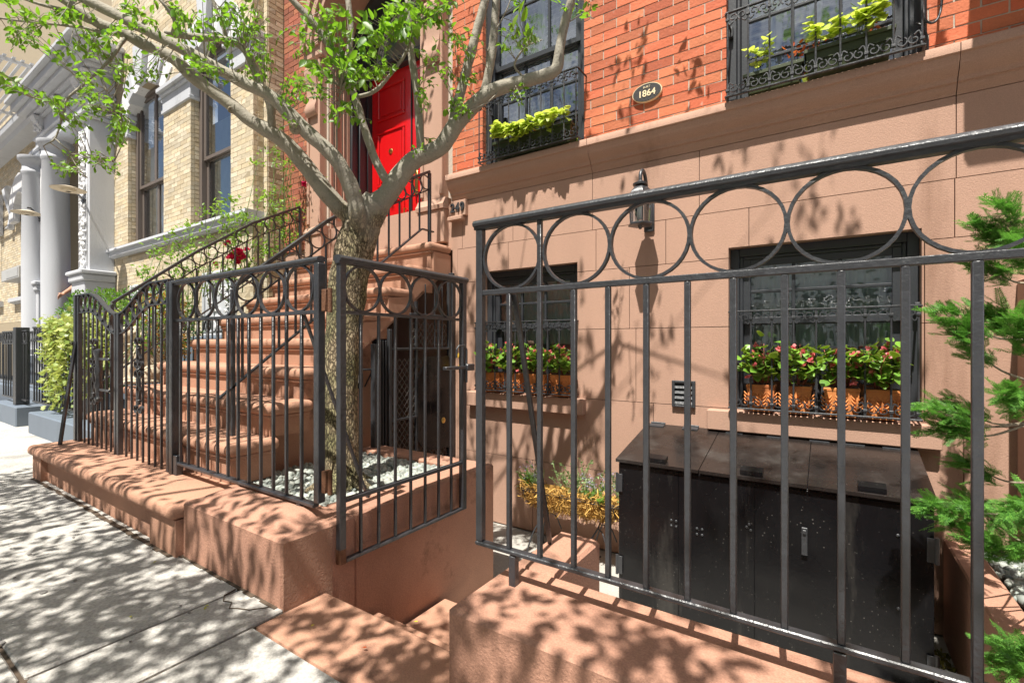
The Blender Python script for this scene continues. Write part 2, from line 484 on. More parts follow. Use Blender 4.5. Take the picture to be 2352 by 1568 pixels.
L_tree = leaf_mat('pear_leaf', (.075, .19, .025), (.25, .50, .025), .5, (.17, .28, .02), trans=.48)
L_street = leaf_mat('street_leaf', (.08, .16, .02), (.25, .4, .03), .3, trans=.4)
L_lime = leaf_mat('lime_potato_leaf', (.42, .55, .06), (.7, .8, .12), .2, (.50, .60, .10), trans=.45)
L_beg = leaf_mat('begonia_leaf', (.15, .34, .04), (.42, .65, .06), .35, (.24, .44, .06), .38, .42)
L_begrim = leaf_mat('begonia_leaf_rim', (.26, .40, .07), (.5, .55, .12), .2, rough=.7)
L_ivy = leaf_mat('ivy_leaf', (.38, .42, .12), (.5, .55, .12), .35, (.16, .26, .05), trans=.35)
L_box = leaf_mat('boxwood_leaf', (.07, .19, .022), (.2, .38, .03), .4, (.04, .11, .015), trans=.35)
L_dry = leaf_mat('dry_golden_leaf', (.42, .22, .04), (.6, .32, .05), .4, (.28, .13, .03), trans=.4)
L_rose = leaf_mat('rose_leaf', (.10, .22, .03), (.3, .5, .05), .4, (.18, .32, .05), trans=.45)
L_con = leaf_mat('conifer_spray', (.035, .14, .022), (.16, .42, .05), .5, (.16, .36, .05), .6, .38)
L_sage = leaf_mat('sage_leaf', (.16, .26, .10), (.3, .4, .12), .3, (.25, .36, .14), trans=.35)
L_pink = leaf_mat('pink_petal', (.78, .12, .14), (.8, .2, .2), .2, (.8, .25, .25), trans=.4)
L_rosep = leaf_mat('rose_petal', (.72, .02, .12), (.8, .05, .2), .2, trans=.4)
L_lav = leaf_mat('lavender_petal', (.34, .30, .46), (.4, .35, .5), .25, trans=.3)
L_redleaf = leaf_mat('red_coleus', (.50, .09, .02), (.6, .15, .03), .3, trans=.4)
L_yell = leaf_mat('fallen_yellow', (.62, .60, .05), (.6, .6, .1), .2)

def limb_bark():
    """smooth grey-olive bark of the limbs, rough flaking bark low on the trunk"""
    m = mat('pear_bark', (.27, .245, .195), .8, .16, 11, fine=.16, bump=1.2, bscale=60, c2=(.12, .10, .075), c2amt=.40, c2scale=30)
    t, N, L = m.node_tree, m.node_tree.nodes, m.node_tree.links
    return m
M_limb = limb_bark()
def trunk_bark():
    m = bpy.data.materials.new('trunk_bark'); t, N, L = nodes_of(m); b = N['Principled BSDF']
    b.inputs['Roughness'].default_value = .95
    geo = N.new('ShaderNodeNewGeometry')
    mp = N.new('ShaderNodeMapping'); mp.inputs['Scale'].default_value = (1, 1, .38); L.new(geo.outputs['Position'], mp.inputs[0])
    vo = N.new('ShaderNodeTexVoronoi'); vo.feature = 'DISTANCE_TO_EDGE'; vo.inputs['Scale'].default_value = 62
    nz = N.new('ShaderNodeTexNoise'); nz.inputs['Scale'].default_value = 34; nz.inputs['Detail'].default_value = 6
    L.new(mp.outputs[0], nz.inputs['Vector'])
    ad = N.new('ShaderNodeMixRGB'); ad.blend_type = 'ADD'; ad.inputs[0].default_value = .05
    L.new(mp.outputs[0], ad.inputs[1]); L.new(nz.outputs['Color'], ad.inputs[2]); L.new(ad.outputs[0], vo.inputs['Vector'])
    cr = N.new('ShaderNodeValToRGB'); L.new(vo.outputs['Distance'], cr.inputs[0])
    cr.color_ramp.elements[0].color = (.045, .035, .022, 1); cr.color_ramp.elements[0].position = 0.02
    cr.color_ramp.elements[1].color = (.27, .23, .165, 1); cr.color_ramp.elements[1].position = .20
    e_ = cr.color_ramp.elements.new(.42); e_.color = (.38, .34, .26, 1)
    n2 = N.new('ShaderNodeTexNoise'); n2.inputs['Scale'].default_value = 5; n2.inputs['Detail'].default_value = 4; L.new(geo.outputs['Position'], n2.inputs['Vector'])
    cr2 = N.new('ShaderNodeValToRGB'); L.new(n2.outputs['Fac'], cr2.inputs[0])
    cr2.color_ramp.elements[0].color = (.62, .66, .42, 1); cr2.color_ramp.elements[0].position = .40
    cr2.color_ramp.elements[1].color = (1.2, 1.1, .95, 1); cr2.color_ramp.elements[1].position = .60
    mu = N.new('ShaderNodeMixRGB'); mu.blend_type = 'MULTIPLY'; mu.inputs[0].default_value = 1
    L.new(cr.outputs[0], mu.inputs[1]); L.new(cr2.outputs[0], mu.inputs[2]); L.new(mu.outputs[0], b.inputs['Base Color'])
    bp = N.new('ShaderNodeBump'); bp.inputs['Strength'].default_value = 1; bp.inputs['Distance'].default_value = .012
    L.new(cr.outputs[0], bp.inputs['Height']); L.new(bp.outputs[0], b.inputs['Normal'])
    return m
M_trunk = trunk_bark()
def whole_bark():
    """rough flaking bark below, smooth mottled bark on the limbs, one skin for the whole tree"""
    m = M_limb; t, N, L = m.node_tree, m.node_tree.nodes, m.node_tree.links
    b1 = N['Principled BSDF']; out = N['Material Output']
    s = M_trunk.node_tree; mp = {}
    for n in s.nodes:
        if n.bl_idname == 'ShaderNodeOutputMaterial': continue
        k = N.new(n.bl_idname); mp[n.name] = k
        for a in ('operation', 'blend_type', 'feature', 'data_type'):
            if hasattr(n, a):
                try: setattr(k, a, getattr(n, a))
                except Exception: pass
        for i, inp in enumerate(n.inputs):
            if hasattr(inp, 'default_value') and not inp.is_linked:
                try: k.inputs[i].default_value = inp.default_value
                except Exception: pass
        if n.bl_idname == 'ShaderNodeValToRGB':
            cr = k.color_ramp; src = n.color_ramp
            while len(cr.elements) < len(src.elements): cr.elements.new(.5)
            for e, f_ in zip(cr.elements, src.elements): e.position = f_.position; e.color = f_.color
    for l in s.links:
        if l.to_node.bl_idname == 'ShaderNodeOutputMaterial': continue
        a = list(l.from_node.outputs).index(l.from_socket); c = list(l.to_node.inputs).index(l.to_socket)
        L.new(mp[l.from_node.name].outputs[a], mp[l.to_node.name].inputs[c])
    b2 = mp[[n for n in s.nodes if n.bl_idname == 'ShaderNodeBsdfPrincipled'][0].name]
    g = N.new('ShaderNodeNewGeometry'); sx = N.new('ShaderNodeSeparateXYZ'); L.new(g.outputs['Position'], sx.inputs[0])
    nz = N.new('ShaderNodeTexNoise'); nz.inputs['Scale'].default_value = 7; L.new(g.outputs['Position'], nz.inputs['Vector'])
    ma = N.new('ShaderNodeMath'); ma.operation = 'MULTIPLY_ADD'; ma.inputs[1].default_value = .55; L.new(nz.outputs['Fac'], ma.inputs[0]); L.new(sx.outputs['Z'], ma.inputs[2])
    mr = N.new('ShaderNodeMapRange'); mr.inputs[1].default_value = 2.08; mr.inputs[2].default_value = 2.26; L.new(ma.outputs[0], mr.inputs[0])
    ms = N.new('ShaderNodeMixShader'); L.new(mr.outputs[0], ms.inputs[0]); L.new(b2.outputs[0], ms.inputs[1]); L.new(b1.outputs[0], ms.inputs[2]); L.new(ms.outputs[0], out.inputs[0])
    return m
M_limb = whole_bark()
def glass_mat(name, tint=(.8, .88, .88), gloss=.10, rough=.01):
    m = bpy.data.materials.new(name); t, N, L = nodes_of(m); N.remove(N['Principled BSDF']); out = N['Material Output']
    tr = N.new('ShaderNodeBsdfTransparent'); tr.inputs[0].default_value = (*tint, 1)
    gl = N.new('ShaderNodeBsdfGlossy'); gl.inputs['Roughness'].default_value = rough; gl.inputs[0].default_value = (.92, .95, 1, 1)
    fr = N.new('ShaderNodeFresnel'); fr.inputs['IOR'].default_value = 1.5
    ad = N.new('ShaderNodeMath'); ad.operation = 'MULTIPLY_ADD'; ad.inputs[1].default_value = 1.6; ad.inputs[2].default_value = gloss; ad.use_clamp = True
    nz = N.new('ShaderNodeTexNoise'); nz.inputs['Scale'].default_value = 3.0; nz.inputs['Detail'].default_value = 1
    bp = N.new('ShaderNodeBump'); bp.inputs['Strength'].default_value = .15; bp.inputs['Distance'].default_value = .01
    L.new(nz.outputs['Fac'], bp.inputs['Height']); L.new(bp.outputs[0], gl.inputs['Normal'])
    ms = N.new('ShaderNodeMixShader')
    L.new(fr.outputs[0], ad.inputs[0]); L.new(ad.outputs[0], ms.inputs[0]); L.new(tr.outputs[0], ms.inputs[1]); L.new(gl.outputs[0], ms.inputs[2]); L.new(ms.outputs[0], out.inputs[0])
    return m
M_glass = glass_mat('window_glass', gloss=.16)
M_glass_dusty = glass_mat('dusty_window_glass', (.80, .86, .88), .20, .05)
M_glass_clear = glass_mat('lantern_glass', (.92, .95, .96), .04)

# =================== helpers for masonry ===================
def rbox(mb, x0, x1, y0, y1, z0, z1, r=.02, seg=3):
    """rounded box"""
    bm = bmesh.new()
    bmesh.ops.create_cube(bm, size=1)
    for v in bm.verts:
        v.co = Vector(((x0 + x1) / 2 + v.co.x * (x1 - x0), (y0 + y1) / 2 + v.co.y * (y1 - y0), (z0 + z1) / 2 + v.co.z * (z1 - z0)))
    bmesh.ops.bevel(bm, geom=bm.edges[:], offset=r, segments=seg, affect='EDGES', profile=.5)
    bm.verts.index_update()
    mb.add([v.co[:] for v in bm.verts], [[v.index for v in f.verts] for f in bm.faces])
    bm.free()
    return mb
def wall_cells(mb, x0, x1, z0, z1, y0, y1, holes):
    """a wall with rectangular openings, built of butted cells"""
    xs = sorted({x0, x1, *[min(max(h[k], x0), x1) for h in holes for k in (0, 1)]})
    zs = sorted({z0, z1, *[min(max(h[k], z0), z1) for h in holes for k in (2, 3)]})
    for i in range(len(zs) - 1):
        run = None
        for j in range(len(xs) - 1):
            cx, cz = (xs[j] + xs[j + 1]) / 2, (zs[i] + zs[i + 1]) / 2
            solid = not any(h[0] < cx < h[1] and h[2] < cz < h[3] for h in holes)
            if solid and run is None: run = xs[j]
            if run is not None and not solid:
                mb.box(run, xs[j], y0, y1, zs[i], zs[i + 1]); run = None
        if run is not None: mb.box(run, xs[-1], y0, y1, zs[i], zs[i + 1])
    return mb
def cut(a, b, holes, z, h):
    out = [(a, b)]
    for q in holes:
        if q[2] < z + h * .5 < q[3]:
            nxt = []
            for s, e in out:
                if q[1] <= s or q[0] >= e: nxt.append((s, e)); continue
                if s < q[0]: nxt.append((s, q[0]))
                if e > q[1]: nxt.append((q[1], e))
            out = nxt
    return [(s, e) for s, e in out if e - s > .010]
BRICK_MESHES = {}
def brick_mesh(name, m, depth, ch, rough):
    k = (name, m.name, R.randrange(4))
    if k not in BRICK_MESHES:
        mb = MB().box(-.5, .5, 0, depth, 0, ch)
        j = rough
        mb.v = [(x + R.uniform(-j, j) * 2, y + (R.uniform(-j, j) if y == 0 else 0), z + R.uniform(-j, j) * .6) for x, y, z in mb.v]
        BRICK_MESHES[k] = mb.mesh(name, m)
    return BRICK_MESHES[k]
def brick_list(x0, x1, z0, z1, yf, pitch, course, holes, side=None, phase=0.0, joint=.009):
    """bricks in running bond; side: None = face to the street at y=yf, 'x' = face to the right at x=yf (then x0,x1 run along y)"""
    L_ = []; r = 0; z = z0
    while z < z1 - course * .5:
        s = x0 - (pitch / 2 if (r % 2) else 0) - phase
        while s < x1:
            a, b = max(s, x0) + joint / 2, min(s + pitch, x1) - joint / 2
            if b - a > .010:
                for p, q in cut(a, b, holes, z, course):
                    L_.append((p, q, z + joint / 2, course - joint, yf, side))
            s += pitch
        z += course; r += 1
    return L_
def lay_bricks(L_, m, parent, rough=.002, depth=.05, limit=300, name='brick'):
    def mid(b):
        c = (b[0] + b[1]) / 2
        return Vector((c, b[4], b[2])) if b[5] is None else Vector((b[4], c, b[2]))
    vis = []; rest = []
    for b in L_:
        p = mid(b)
        (vis if in_frame(p, 30) else rest).append((on_screen(p)[2] if on_screen(p) else 99, b))
    vis.sort(key=lambda t: t[0])
    rest += vis[limit:]; vis = vis[:limit]
    for _, b in vis:
        a, e, z, h, yf, side = b
        me = brick_mesh(name, m, depth, h, rough)
        c = (a + e) / 2; jig = R.uniform(-.001, .0015) - rough * R.uniform(0, .6)
        if side is None: link(name, me, parent, (c, yf + jig, z), None, (e - a, 1, 1))
        else: link(name, me, parent, (yf - jig, c, z), (0, 0, PI / 2), (e - a, 1, 1))
    V = np.array(MB().box(-.5, .5, 0, depth, 0, 1).v); F = np.array(MB().box(0, 1, 0, 1, 0, 1).f)
    ms = []
    for _, b in rest:
        a, e, z, h, yf, side = b
        c = (a + e) / 2; jig = R.uniform(-.001, .0015) - rough * R.uniform(0, .6)
        mt = Matrix.Diagonal(Vector((e - a, 1, h, 1)))
        if side is None: mt = Matrix.Translation((c, yf + jig, z)) @ mt
        else: mt = Matrix.Translation((yf - jig, c, z)) @ Matrix.Rotation(PI / 2, 4, 'Z') @ mt
        ms.append(mt)
    if ms:
        V2 = V.copy()
        o = scatter(name + '_courses', (V2, F), ms, m, None)
        o.parent = parent; o.location = -world_loc(parent) if parent else (0, 0, 0)
        tag(o, kind='stuff')
def put(o, parent):
    """hang a mesh made in world coordinates under a thing"""
    o.parent = parent; o.location = Vector(o.location) - world_loc(parent)
    return o

# =================== the ground ===================
GZ = .04
base = MB()
base.box(-40, 14, -3.0, .98, -.6, GZ - .014)
base.box(-40, -1.86, .98, 1.14, -.6, GZ - .014); base.box(-.975, 14, .98, 1.14, -.6, GZ - .014)
base.box(-40, -5.2, 1.14, 1.9, -.6, GZ - .014)
sw = tag(base.build('sidewalk', M_joint), kind='structure')
def slab(x0, x1, y0, y1):
    mb = MB().box(x0 + .010, x1 - .010, y0 + .007, y1 - .007, GZ - .06, GZ + R.uniform(-.002, .002), .006)
    mb.build('paving_slab', M_conc, sw)
xs = [-40, -30, -24, -20, -17, -14.6, -12.2, -10.2, -8.5, -6.9, -5.45, -3.85, -2.19, -.55, 1.1, 2.7, 5, 9, 14]
for i in range(len(xs) - 1):
    slab(xs[i], xs[i + 1], -2.9, -1.25)
    slab(xs[i], xs[i + 1], -1.25, .41)
    a, b = xs[i], xs[i + 1]
    if b <= -5.4: slab(a, b, .41, 1.88)
    elif a == -2.19:
        slab(a, -1.86, .41, 1.12); slab(-1.86, -.975, .41, .985); slab(-.975, b, .41, 1.12)
    else: slab(a, b, .41, 1.12)
MB().box(-40, 14, -3.06, -2.9, -.6, GZ - .002, .01).build('kerb', M_conc2, sw)
tag(MB().box(-70, 50, -12, -3.06, -.7, -.09).build('road', M_asphalt), kind='structure')
tag(MB().box(-70, 50, -15.5, -12, -.7, .04).build('opposite_sidewalk', M_conc), kind='structure')
tag(MB().box(-120, 120, -120, 120, -1.2, -.75).build('terrain', M_asphalt), kind='structure')
court = MB().box(-3.1, 2.5, 1.3, 3.52, -.62, -.47)
court = tag(court.build('areaway_floor', M_conc2), kind='structure')
# fallen leaves and spots on the pavement
YL = {1: 'on the slab joint, farther left', 2: 'against the foot of the planter wall', 3: 'just behind the one at the wall foot', 4: 'halfway along the joint between two slabs', 5: 'below the joint toward the bottom centre', 6: 'above the joint, left of the green leaf', 7: 'beside the brownstone step, lowest of all', 9: 'at the lower left, in the shade', 10: 'at the left, near the bottom step'}
# dirt-filled gap and cracks along the wall foot
rg = random.Random(21); gp_ = MB(); pr = None; x = -5.4
while x < -1.88:
    w_ = rg.uniform(.002, .008); y = 1.062 + rg.uniform(-.006, .006) if x < -2.79 else 1.098 + rg.uniform(-.006, .004)
    if pr: gp_.box(pr[0], x, y - w_, y + .02, GZ - .01, GZ + .0025)
    pr = (x, y); x += rg.uniform(.03, .09)
def crack(pts, w_):
    for (a, b), (c, d) in zip(pts[:-1], pts[1:]):
        gp_.obox((a, b, GZ), (c, d, GZ), w_ * rg.uniform(.4, 1.0), .0065)
crack([(-2.20, 1.085), (-2.185, 1.03), (-2.14, 1.005), (-2.10, 1.02), (-2.06, .99), (-2.03, 1.01), (-1.98, 1.03), (-1.93, 1.09)], .004)
gp_.build('cracks', M_joint, sw)['kind'] = 'stuff'
sp_ = MB()
for i in range(70):
    a, b, r_ = rg.uniform(-4.6, -.3), rg.uniform(-.6, 1.0), rg.uniform(.003, .017)
    sp_.prism_y([(r_ * math.cos(k * PI / 5) * rg.uniform(.8, 1.1), r_ * .8 * math.sin(k * PI / 5)) for k in range(10)], 0, .0006)
    for k in range(len(sp_.v) - 20, len(sp_.v)): v = sp_.v[k]; sp_.v[k] = (a + v[0], b + v[2], GZ + .0032 + v[1])
sp_.build('gum_spots', mat('old_gum', (.17, .16, .15), .9, .2, 40), sw)['kind'] = 'stuff'
for i, (x, y, c) in enumerate([(640, 1292, 0), (480, 1392, 1), (735, 1238, 1), (735, 1232, 1), (475, 1396, 1), (715, 1441, 1), (560, 1310, 1), (960, 1430, 1), (842, 1490, 2), (300, 1420, 1), (360, 1290, 1)]):
    d = (HC - GZ) * CF / (y - HY); r = ray(x, y); p = (r[0] * d, r[1] * d, GZ + .006)
    s = .045 if c == 0 else .018
    V, F = LEAF; me = big_mesh('fallen_leaf', V * s, F, (L_tree, L_yell, L_redleaf)[c])
    o = link('fallen_leaf', me, None, p, (0, 0, R.uniform(0, 6)))
    tag(o, ('green leaf lying on the pavement left of the planter corner', 'green leaf', 'small brown-red leaf fallen on the pavement at the bottom')[c] if c != 1 else 'tiny yellow leaf fallen on the sidewalk ' + YL[i], 'leaf', 'tiny yellow fallen leaves' if c == 1 else None)

# =================== low brownstone walls round the areaway ===================
GW = -.47
pw = thing('planter_wall', 'brownstone planter wall with rounded coping around the tree bed left of the areaway steps', 'planter', (-2.3, 1.8, GW))
MB().box(-2.775, -1.872, 1.105, 1.475, -.3, .32, .012).build('front_wall', M_stone_cap, pw, fix=True)
MB().box(-1.8715, -1.868, 1.11, 1.345, -.05, .31, .002).build('stucco_facing', M_stone_rough, pw)
MB().box(-2.125, -1.888, 1.478, 2.62, GW, .32, .012).build('side_wall', M_stone_cap, pw)
MB().box(-3.04, -2.127, 2.44, 2.62, GW, .32, .012).build('back_wall', M_stone_cap, pw)
MB().box(-3.06, -2.127, 1.477, 2.438, GW, .235).build('soil_bed', M_soil, pw)
g = MB(); nx, ny = 26, 12
for i in range(nx + 1):
    for j in range(ny + 1):
        u, v = i / nx, j / ny
        e = min(1, min(u, 1 - u) / .11) ** .5 if 0 < u < 1 else 0
        g.v.append((-2.76 + u * .78, 1.165 + v * .27, .3195 + .042 * e * max(0, math.sin(PI * v)) ** .55))
g.f = [(i * (ny + 1) + j, (i + 1) * (ny + 1) + j, (i + 1) * (ny + 1) + j + 1, i * (ny + 1) + j + 1) for i in range(nx) for j in range(ny)]
g.build('coping', M_stone_cap, pw, smooth=True)

def pebbles(name, parent, x0, x1, y0, y1, z, n, label, s=(.014, .030), cols=None):
    bm = bmesh.new(); bmesh.ops.create_icosphere(bm, subdivisions=1, radius=1)
    bm.verts.index_update()
    V = np.array([v.co[:] for v in bm.verts]); F = np.array([[v.index for v in f.verts] for f in bm.faces]); bm.free()
    ms = []
    for i in range(n):
        k = R.uniform(*s)
        m = Matrix.Translation((R.uniform(x0, x1), R.uniform(y0, y1), z + R.uniform(-.006, .02))) @ Matrix.Rotation(R.uniform(0, 6), 4, rnd_dir()) @ Matrix.Diagonal(Vector((k * 1.25, k, k * .7, 1)))
        ms.append(m)
    o = scatter(name, (V, F), ms, mat(name + '_stone', (.34, .35, .31), .7, .1, 30, rnd=.42, rnd_c=(.20, .23, .21)), parent, smooth=True)
    return tag(o, label, 'pebbles', kind='stuff')
pebbles('pebbles', None, -3.02, -2.13, 1.48, 2.43, .27, 2600, 'pale grey and white pebbles filling the tree bed behind the left fence')

rw = thing('front_wall', 'low brownstone wall under the right-hand fence with a return wall beside the steps', 'wall', (-.2, 1.3, GW))
MB().box(-.98, 2.6, 1.11, 1.47, GW, .32, .012).build('wall', M_stone_cap, rw)
MB().box(-.978, -.79, 1.472, 1.85, GW, .318, .012).build('return_wall', M_stone_cap, rw)

st = thing('areaway_steps', 'brownstone steps going down from the sidewalk between the two low walls', 'steps', (-1.4, 1.4, GW))
rbox(MB(), -1.864, -.985, .99, 1.305, -.2, .032, .012, 2).build('step', M_stone_step, st)
rbox(MB(), -1.87, -.985, 1.25, 1.605, -.4, -.195, .012, 2).build('step', M_stone_step, st)
rbox(MB(), -1.87, -.985, 1.5, 2.10, -.468, -.348, .012, 2).build('step', M_stone_step, st)

rp = thing('planter_wall', 'brownstone side planter beside the black bin cabinet, conifer growing in it', 'planter', (.9, 2.7, GW))
MB().box(.516, .64, 1.475, 3.465, GW, .08, .008).build('side_wall', M_stone_cap, rp)
MB().box(.641, 1.6, 1.475, 3.465, GW, .03).build('soil_bed', M_soil, rp)
pebbles('pebbles', None, .65, 1.5, 1.6, 3.43, .04, 2000, 'white pebbles spread around the conifer in the right-hand planter')
# debris and moss beside the cabinet
ms = [frame_at((R.uniform(.41, .51), R.uniform(1.7, 3.3), -.465), rnd_dir(zb=.6), R.uniform(0, 6), R.uniform(.02, .05)) for _ in range(500)]
tag(scatter('leaf_litter', QLEAF, ms, mat('litter', (.10, .09, .03), .9, .2, rnd=.5, rnd_c=(.3, .28, .05))), 'dry leaves and moss in the gap beside the black cabinet', 'leaves', kind='stuff')

# =================== the stoop ===================
stoop = thing('stoop', 'high brownstone stoop with rounded treads leading up to the red front door', 'stoop', (-4.1, 1.3, 0))
SY = [1.38, 1.62, 1.87, 2.12, 2.38, 2.64, 2.91, 3.18]
SZ = [.545, .755, .965, 1.175, 1.385, 1.60, 1.82, 2.063]
SXR = [-2.88, -2.90, -2.94, -3.0, -3.0, -3.0, -3.0, -3.0]
SXL = [-5.36, -5.30, -5.26, -5.2, -5.2, -5.2, -5.2, -5.2]
# bottom slab with piers and recessed panels
s0 = MB(); rbox(s0, -5.47, -2.775, 1.045, 1.46, .225, .305, .035, 4)
s0.box(-5.43, -5.2, 1.075, 1.4, -.1, .226); s0.box(-3.1, -2.78, 1.075, 1.4, -.1, .226); s0.box(-5.2, -3.1, 1.115, 1.4, -.1, .226)
s0.prism_x([(1.10, .2255), (1.085, .2255), (1.09, .20), (1.1155, .188)], -5.2, -3.1)
s0.build('bottom_step', M_stone_step, stoop, smooth='auto')
for i in range(8):
    z, y, a, b = SZ[i], SY[i], SXL[i], SXR[i]
    zb = SZ[i - 1] if i else .305
    yn = SY[i + 1] + .06 if i < 7 else 3.46
    mb = MB()
    rbox(mb, a, b, y, yn + .02, z - .078, z, .034, 4)
    rbox(mb, a + .022, b - .022, y + .02, yn, z - .098, z - .076, .009, 2)
    mb.box(a + .035, b - .035, y + .037, yn, zb - .002 if i else .30, z - .097)
    mb.build('step', M_stone_step, stoop, smooth='auto')
# stringer between the steps and the raking soffit, right and left
prof = []
for i in range(8):
    zb = (SZ[i - 1] if i else .30) - .06
    prof += [(SY[i] + .05, zb), (SY[i] + .05, SZ[i] - .09)]
prof += [(3.46, SZ[7] - .09), (3.46, 1.80), (3.236, 1.72), (2.53, 1.165), (1.9, .67), (1.55, .40), (1.43, .24)]
for nm, x0, x1 in (('stringer', -3.12, -3.005), ('stringer', -5.19, -5.08)):
    MB().prism_x(prof, x0, x1).build(nm, M_stone_step, stoop)
MB().prism_x([(1.45, -.1), (2.60, GW), (2.60, 1.22), (2.53, 1.165), (1.9, .67), (1.55, .40), (1.45, .27)], -5.1, -3.10).build('side_wall', M_stone_step, stoop)
mb = MB(); mb.box(-5.1, -5.0, 2.6, 3.46, GW, 1.2); mb.prism_x([(2.6, 1.2), (3.46, 1.86), (3.46, 1.78), (2.62, 1.15)], -5.08, -3.12)
mb.build('soffit', M_stone, stoop)
mb = MB(); mb.box(-4.95, -3.39, 3.47, 4.12, 1.9, 2.075); rbox(mb, -4.94, -3.40, 3.90, 4.12, 2.06, 2.13, .012, 2)
mb.build('threshold', M_stone_step, stoop)

# =================== our house ===================
house = thing('brick_house', 'red brick row house with brownstone basement, arched red front door and belt course', 'house', (-2.4, 3.5, GW))
WL = (-2.637, -1.68, .711, 1.787)      # openings: left and right basement window, left and right parlour window
WR = (-.564, .428, .695, 1.775)
UL = (-2.655, -1.635, 2.712, 4.75)
UR = (-.583, .44, 2.712, 4.75)
DO = (-4.95, -3.39, 2.0, 5.6)
YB = 3.5; YS = 3.47
wall_cells(MB(), -2.93, 2.4, GW, 2.5, YS + .045, 3.75, [WL, WR]).build('basement_wall', M_stone, house)
wall_cells(MB(), -5.87, 2.4, 2.5, 12.0, YB + .0035, 3.75, [(UL[0] - .005, UL[1] + .005, UL[2], UL[3]), (UR[0] - .005, UR[1] + .005, UR[2], UR[3]), DO]).build('upper_wall', M_mortar, house)
mb = MB(); mb.box(-5.87, -2.93, 3.52, 3.75, GW, 2.5); mb.box(-2.99, -2.93, 3.3 + .17, 3.75, GW, 2.3)
mb.build('wall_behind_stoop', M_stone, house)
CO = .0712; PI_ = .2145
bl = brick_list(-3.02, 2.3, 2.712, 5.2, YB, PI_, CO, [UL, UR], phase=.06, joint=.008)
lay_bricks(bl, M_brick, house, rough=.0022)
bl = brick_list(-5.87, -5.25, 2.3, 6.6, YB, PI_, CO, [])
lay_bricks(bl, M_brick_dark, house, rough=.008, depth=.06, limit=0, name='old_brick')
# ashlar blocks of the basement with thin joints
courses = [(-.46, .145, [-2.93, -2.1, -1.2, -.35, .62, 2.4]), (.145, .699, [-2.93, -2.93, -1.07, .6, 2.4]), (.699, 1.247, [-2.93, -1.2, .44, 2.4]),
           (1.247, 1.706, [-2.93, -1.25, .44, 2.4]), (1.706, 2.025, [-2.93, -2.35, -1.52, -.98, -.44, .564, 2.4]), (2.025, 2.47, [-3.07, -2.87, -2.30, -1.55, -.75, .57, 1.5, 2.4])]
for z0, z1, cx in courses:
    for a, b in zip(cx[:-1], cx[1:]):
        if b - a < .01: continue
        for H in (WL, WR):
            pass
        segs = [(a, b, z0, z1)]
        for H in (WL, WR):
            out = []
            for (p, q, u, v) in segs:
                if H[1] <= p or H[0] >= q or H[3] <= u + .002 or H[2] >= v - .002: out.append((p, q, u, v)); continue
                if p < H[0]: out.append((p, H[0], u, v))
                if q > H[1]: out.append((H[1], q, u, v))
                m0, m1 = max(p, H[0]), min(q, H[1])
                if v - H[3] > .005: out.append((m0, m1, H[3], v))
                if H[2] - u > .005: out.append((m0, m1, u, H[2]))
            segs = out
        # the cells of one block are one stone
        groups_ = []
        for s_ in segs:
            hit = [g_ for g_ in groups_ if any(s_[0] <= o_[1] + 1e-6 and s_[1] >= o_[0] - 1e-6 and s_[2] <= o_[3] + 1e-6 and s_[3] >= o_[2] - 1e-6 for o_ in g_)]
            new = [s_]
            for g_ in hit: new += g_; groups_.remove(g_)
            groups_.append(new)
        for segs_ in groups_:
          mb = MB()
          for (p, q, u, v) in segs_:
            e = .0022
            l = e if abs(p - a) < 1e-6 else 0; r_ = e if abs(q - b) < 1e-6 else 0
            d_ = e if abs(u - z0) < 1e-6 else 0; t_ = e if abs(v - z1) < 1e-6 else 0
            mb.box(p + l, q - r_, YS, YS + .045, u + d_, v - t_)
          if mb.v: mb.build('stone_block', M_stone, house)
# belt course
bp = [(3.60, 2.712), (3.365, 2.706), (3.36, 2.70), (3.36, 2.655), (3.372, 2.648), (3.378, 2.62), (3.395, 2.585), (3.418, 2.56), (3.43, 2.548), (3.432, 2.53), (3.445, 2.525), (3.45, 2.50), (3.462, 2.49), (3.468, 2.472), (3.60, 2.472)]
for a, b in ((-2.985, -1.552), (-1.548, .568), (.572, 2.4)):
    MB().prism_x(bp, a, b).build('belt_course', M_stone, house, smooth='auto')
mb = MB(); mb.box(-2.975, -2.80, 3.425, 3.5, 2.325, 2.4715, .004); mb.box(-3.0, -2.83, 3.40, 3.5, 2.285, 2.324, .006)
mb.build('return_block', M_stone, house)
# sills of the basement windows
MB().box(-2.775, -1.602, 3.405, 3.52, .572, .700, .006).build('window_sill', M_stone, house)
MB().box(-.69, .508, 3.405, 3.52, .557, .690, .006).build('window_sill', M_stone, house)
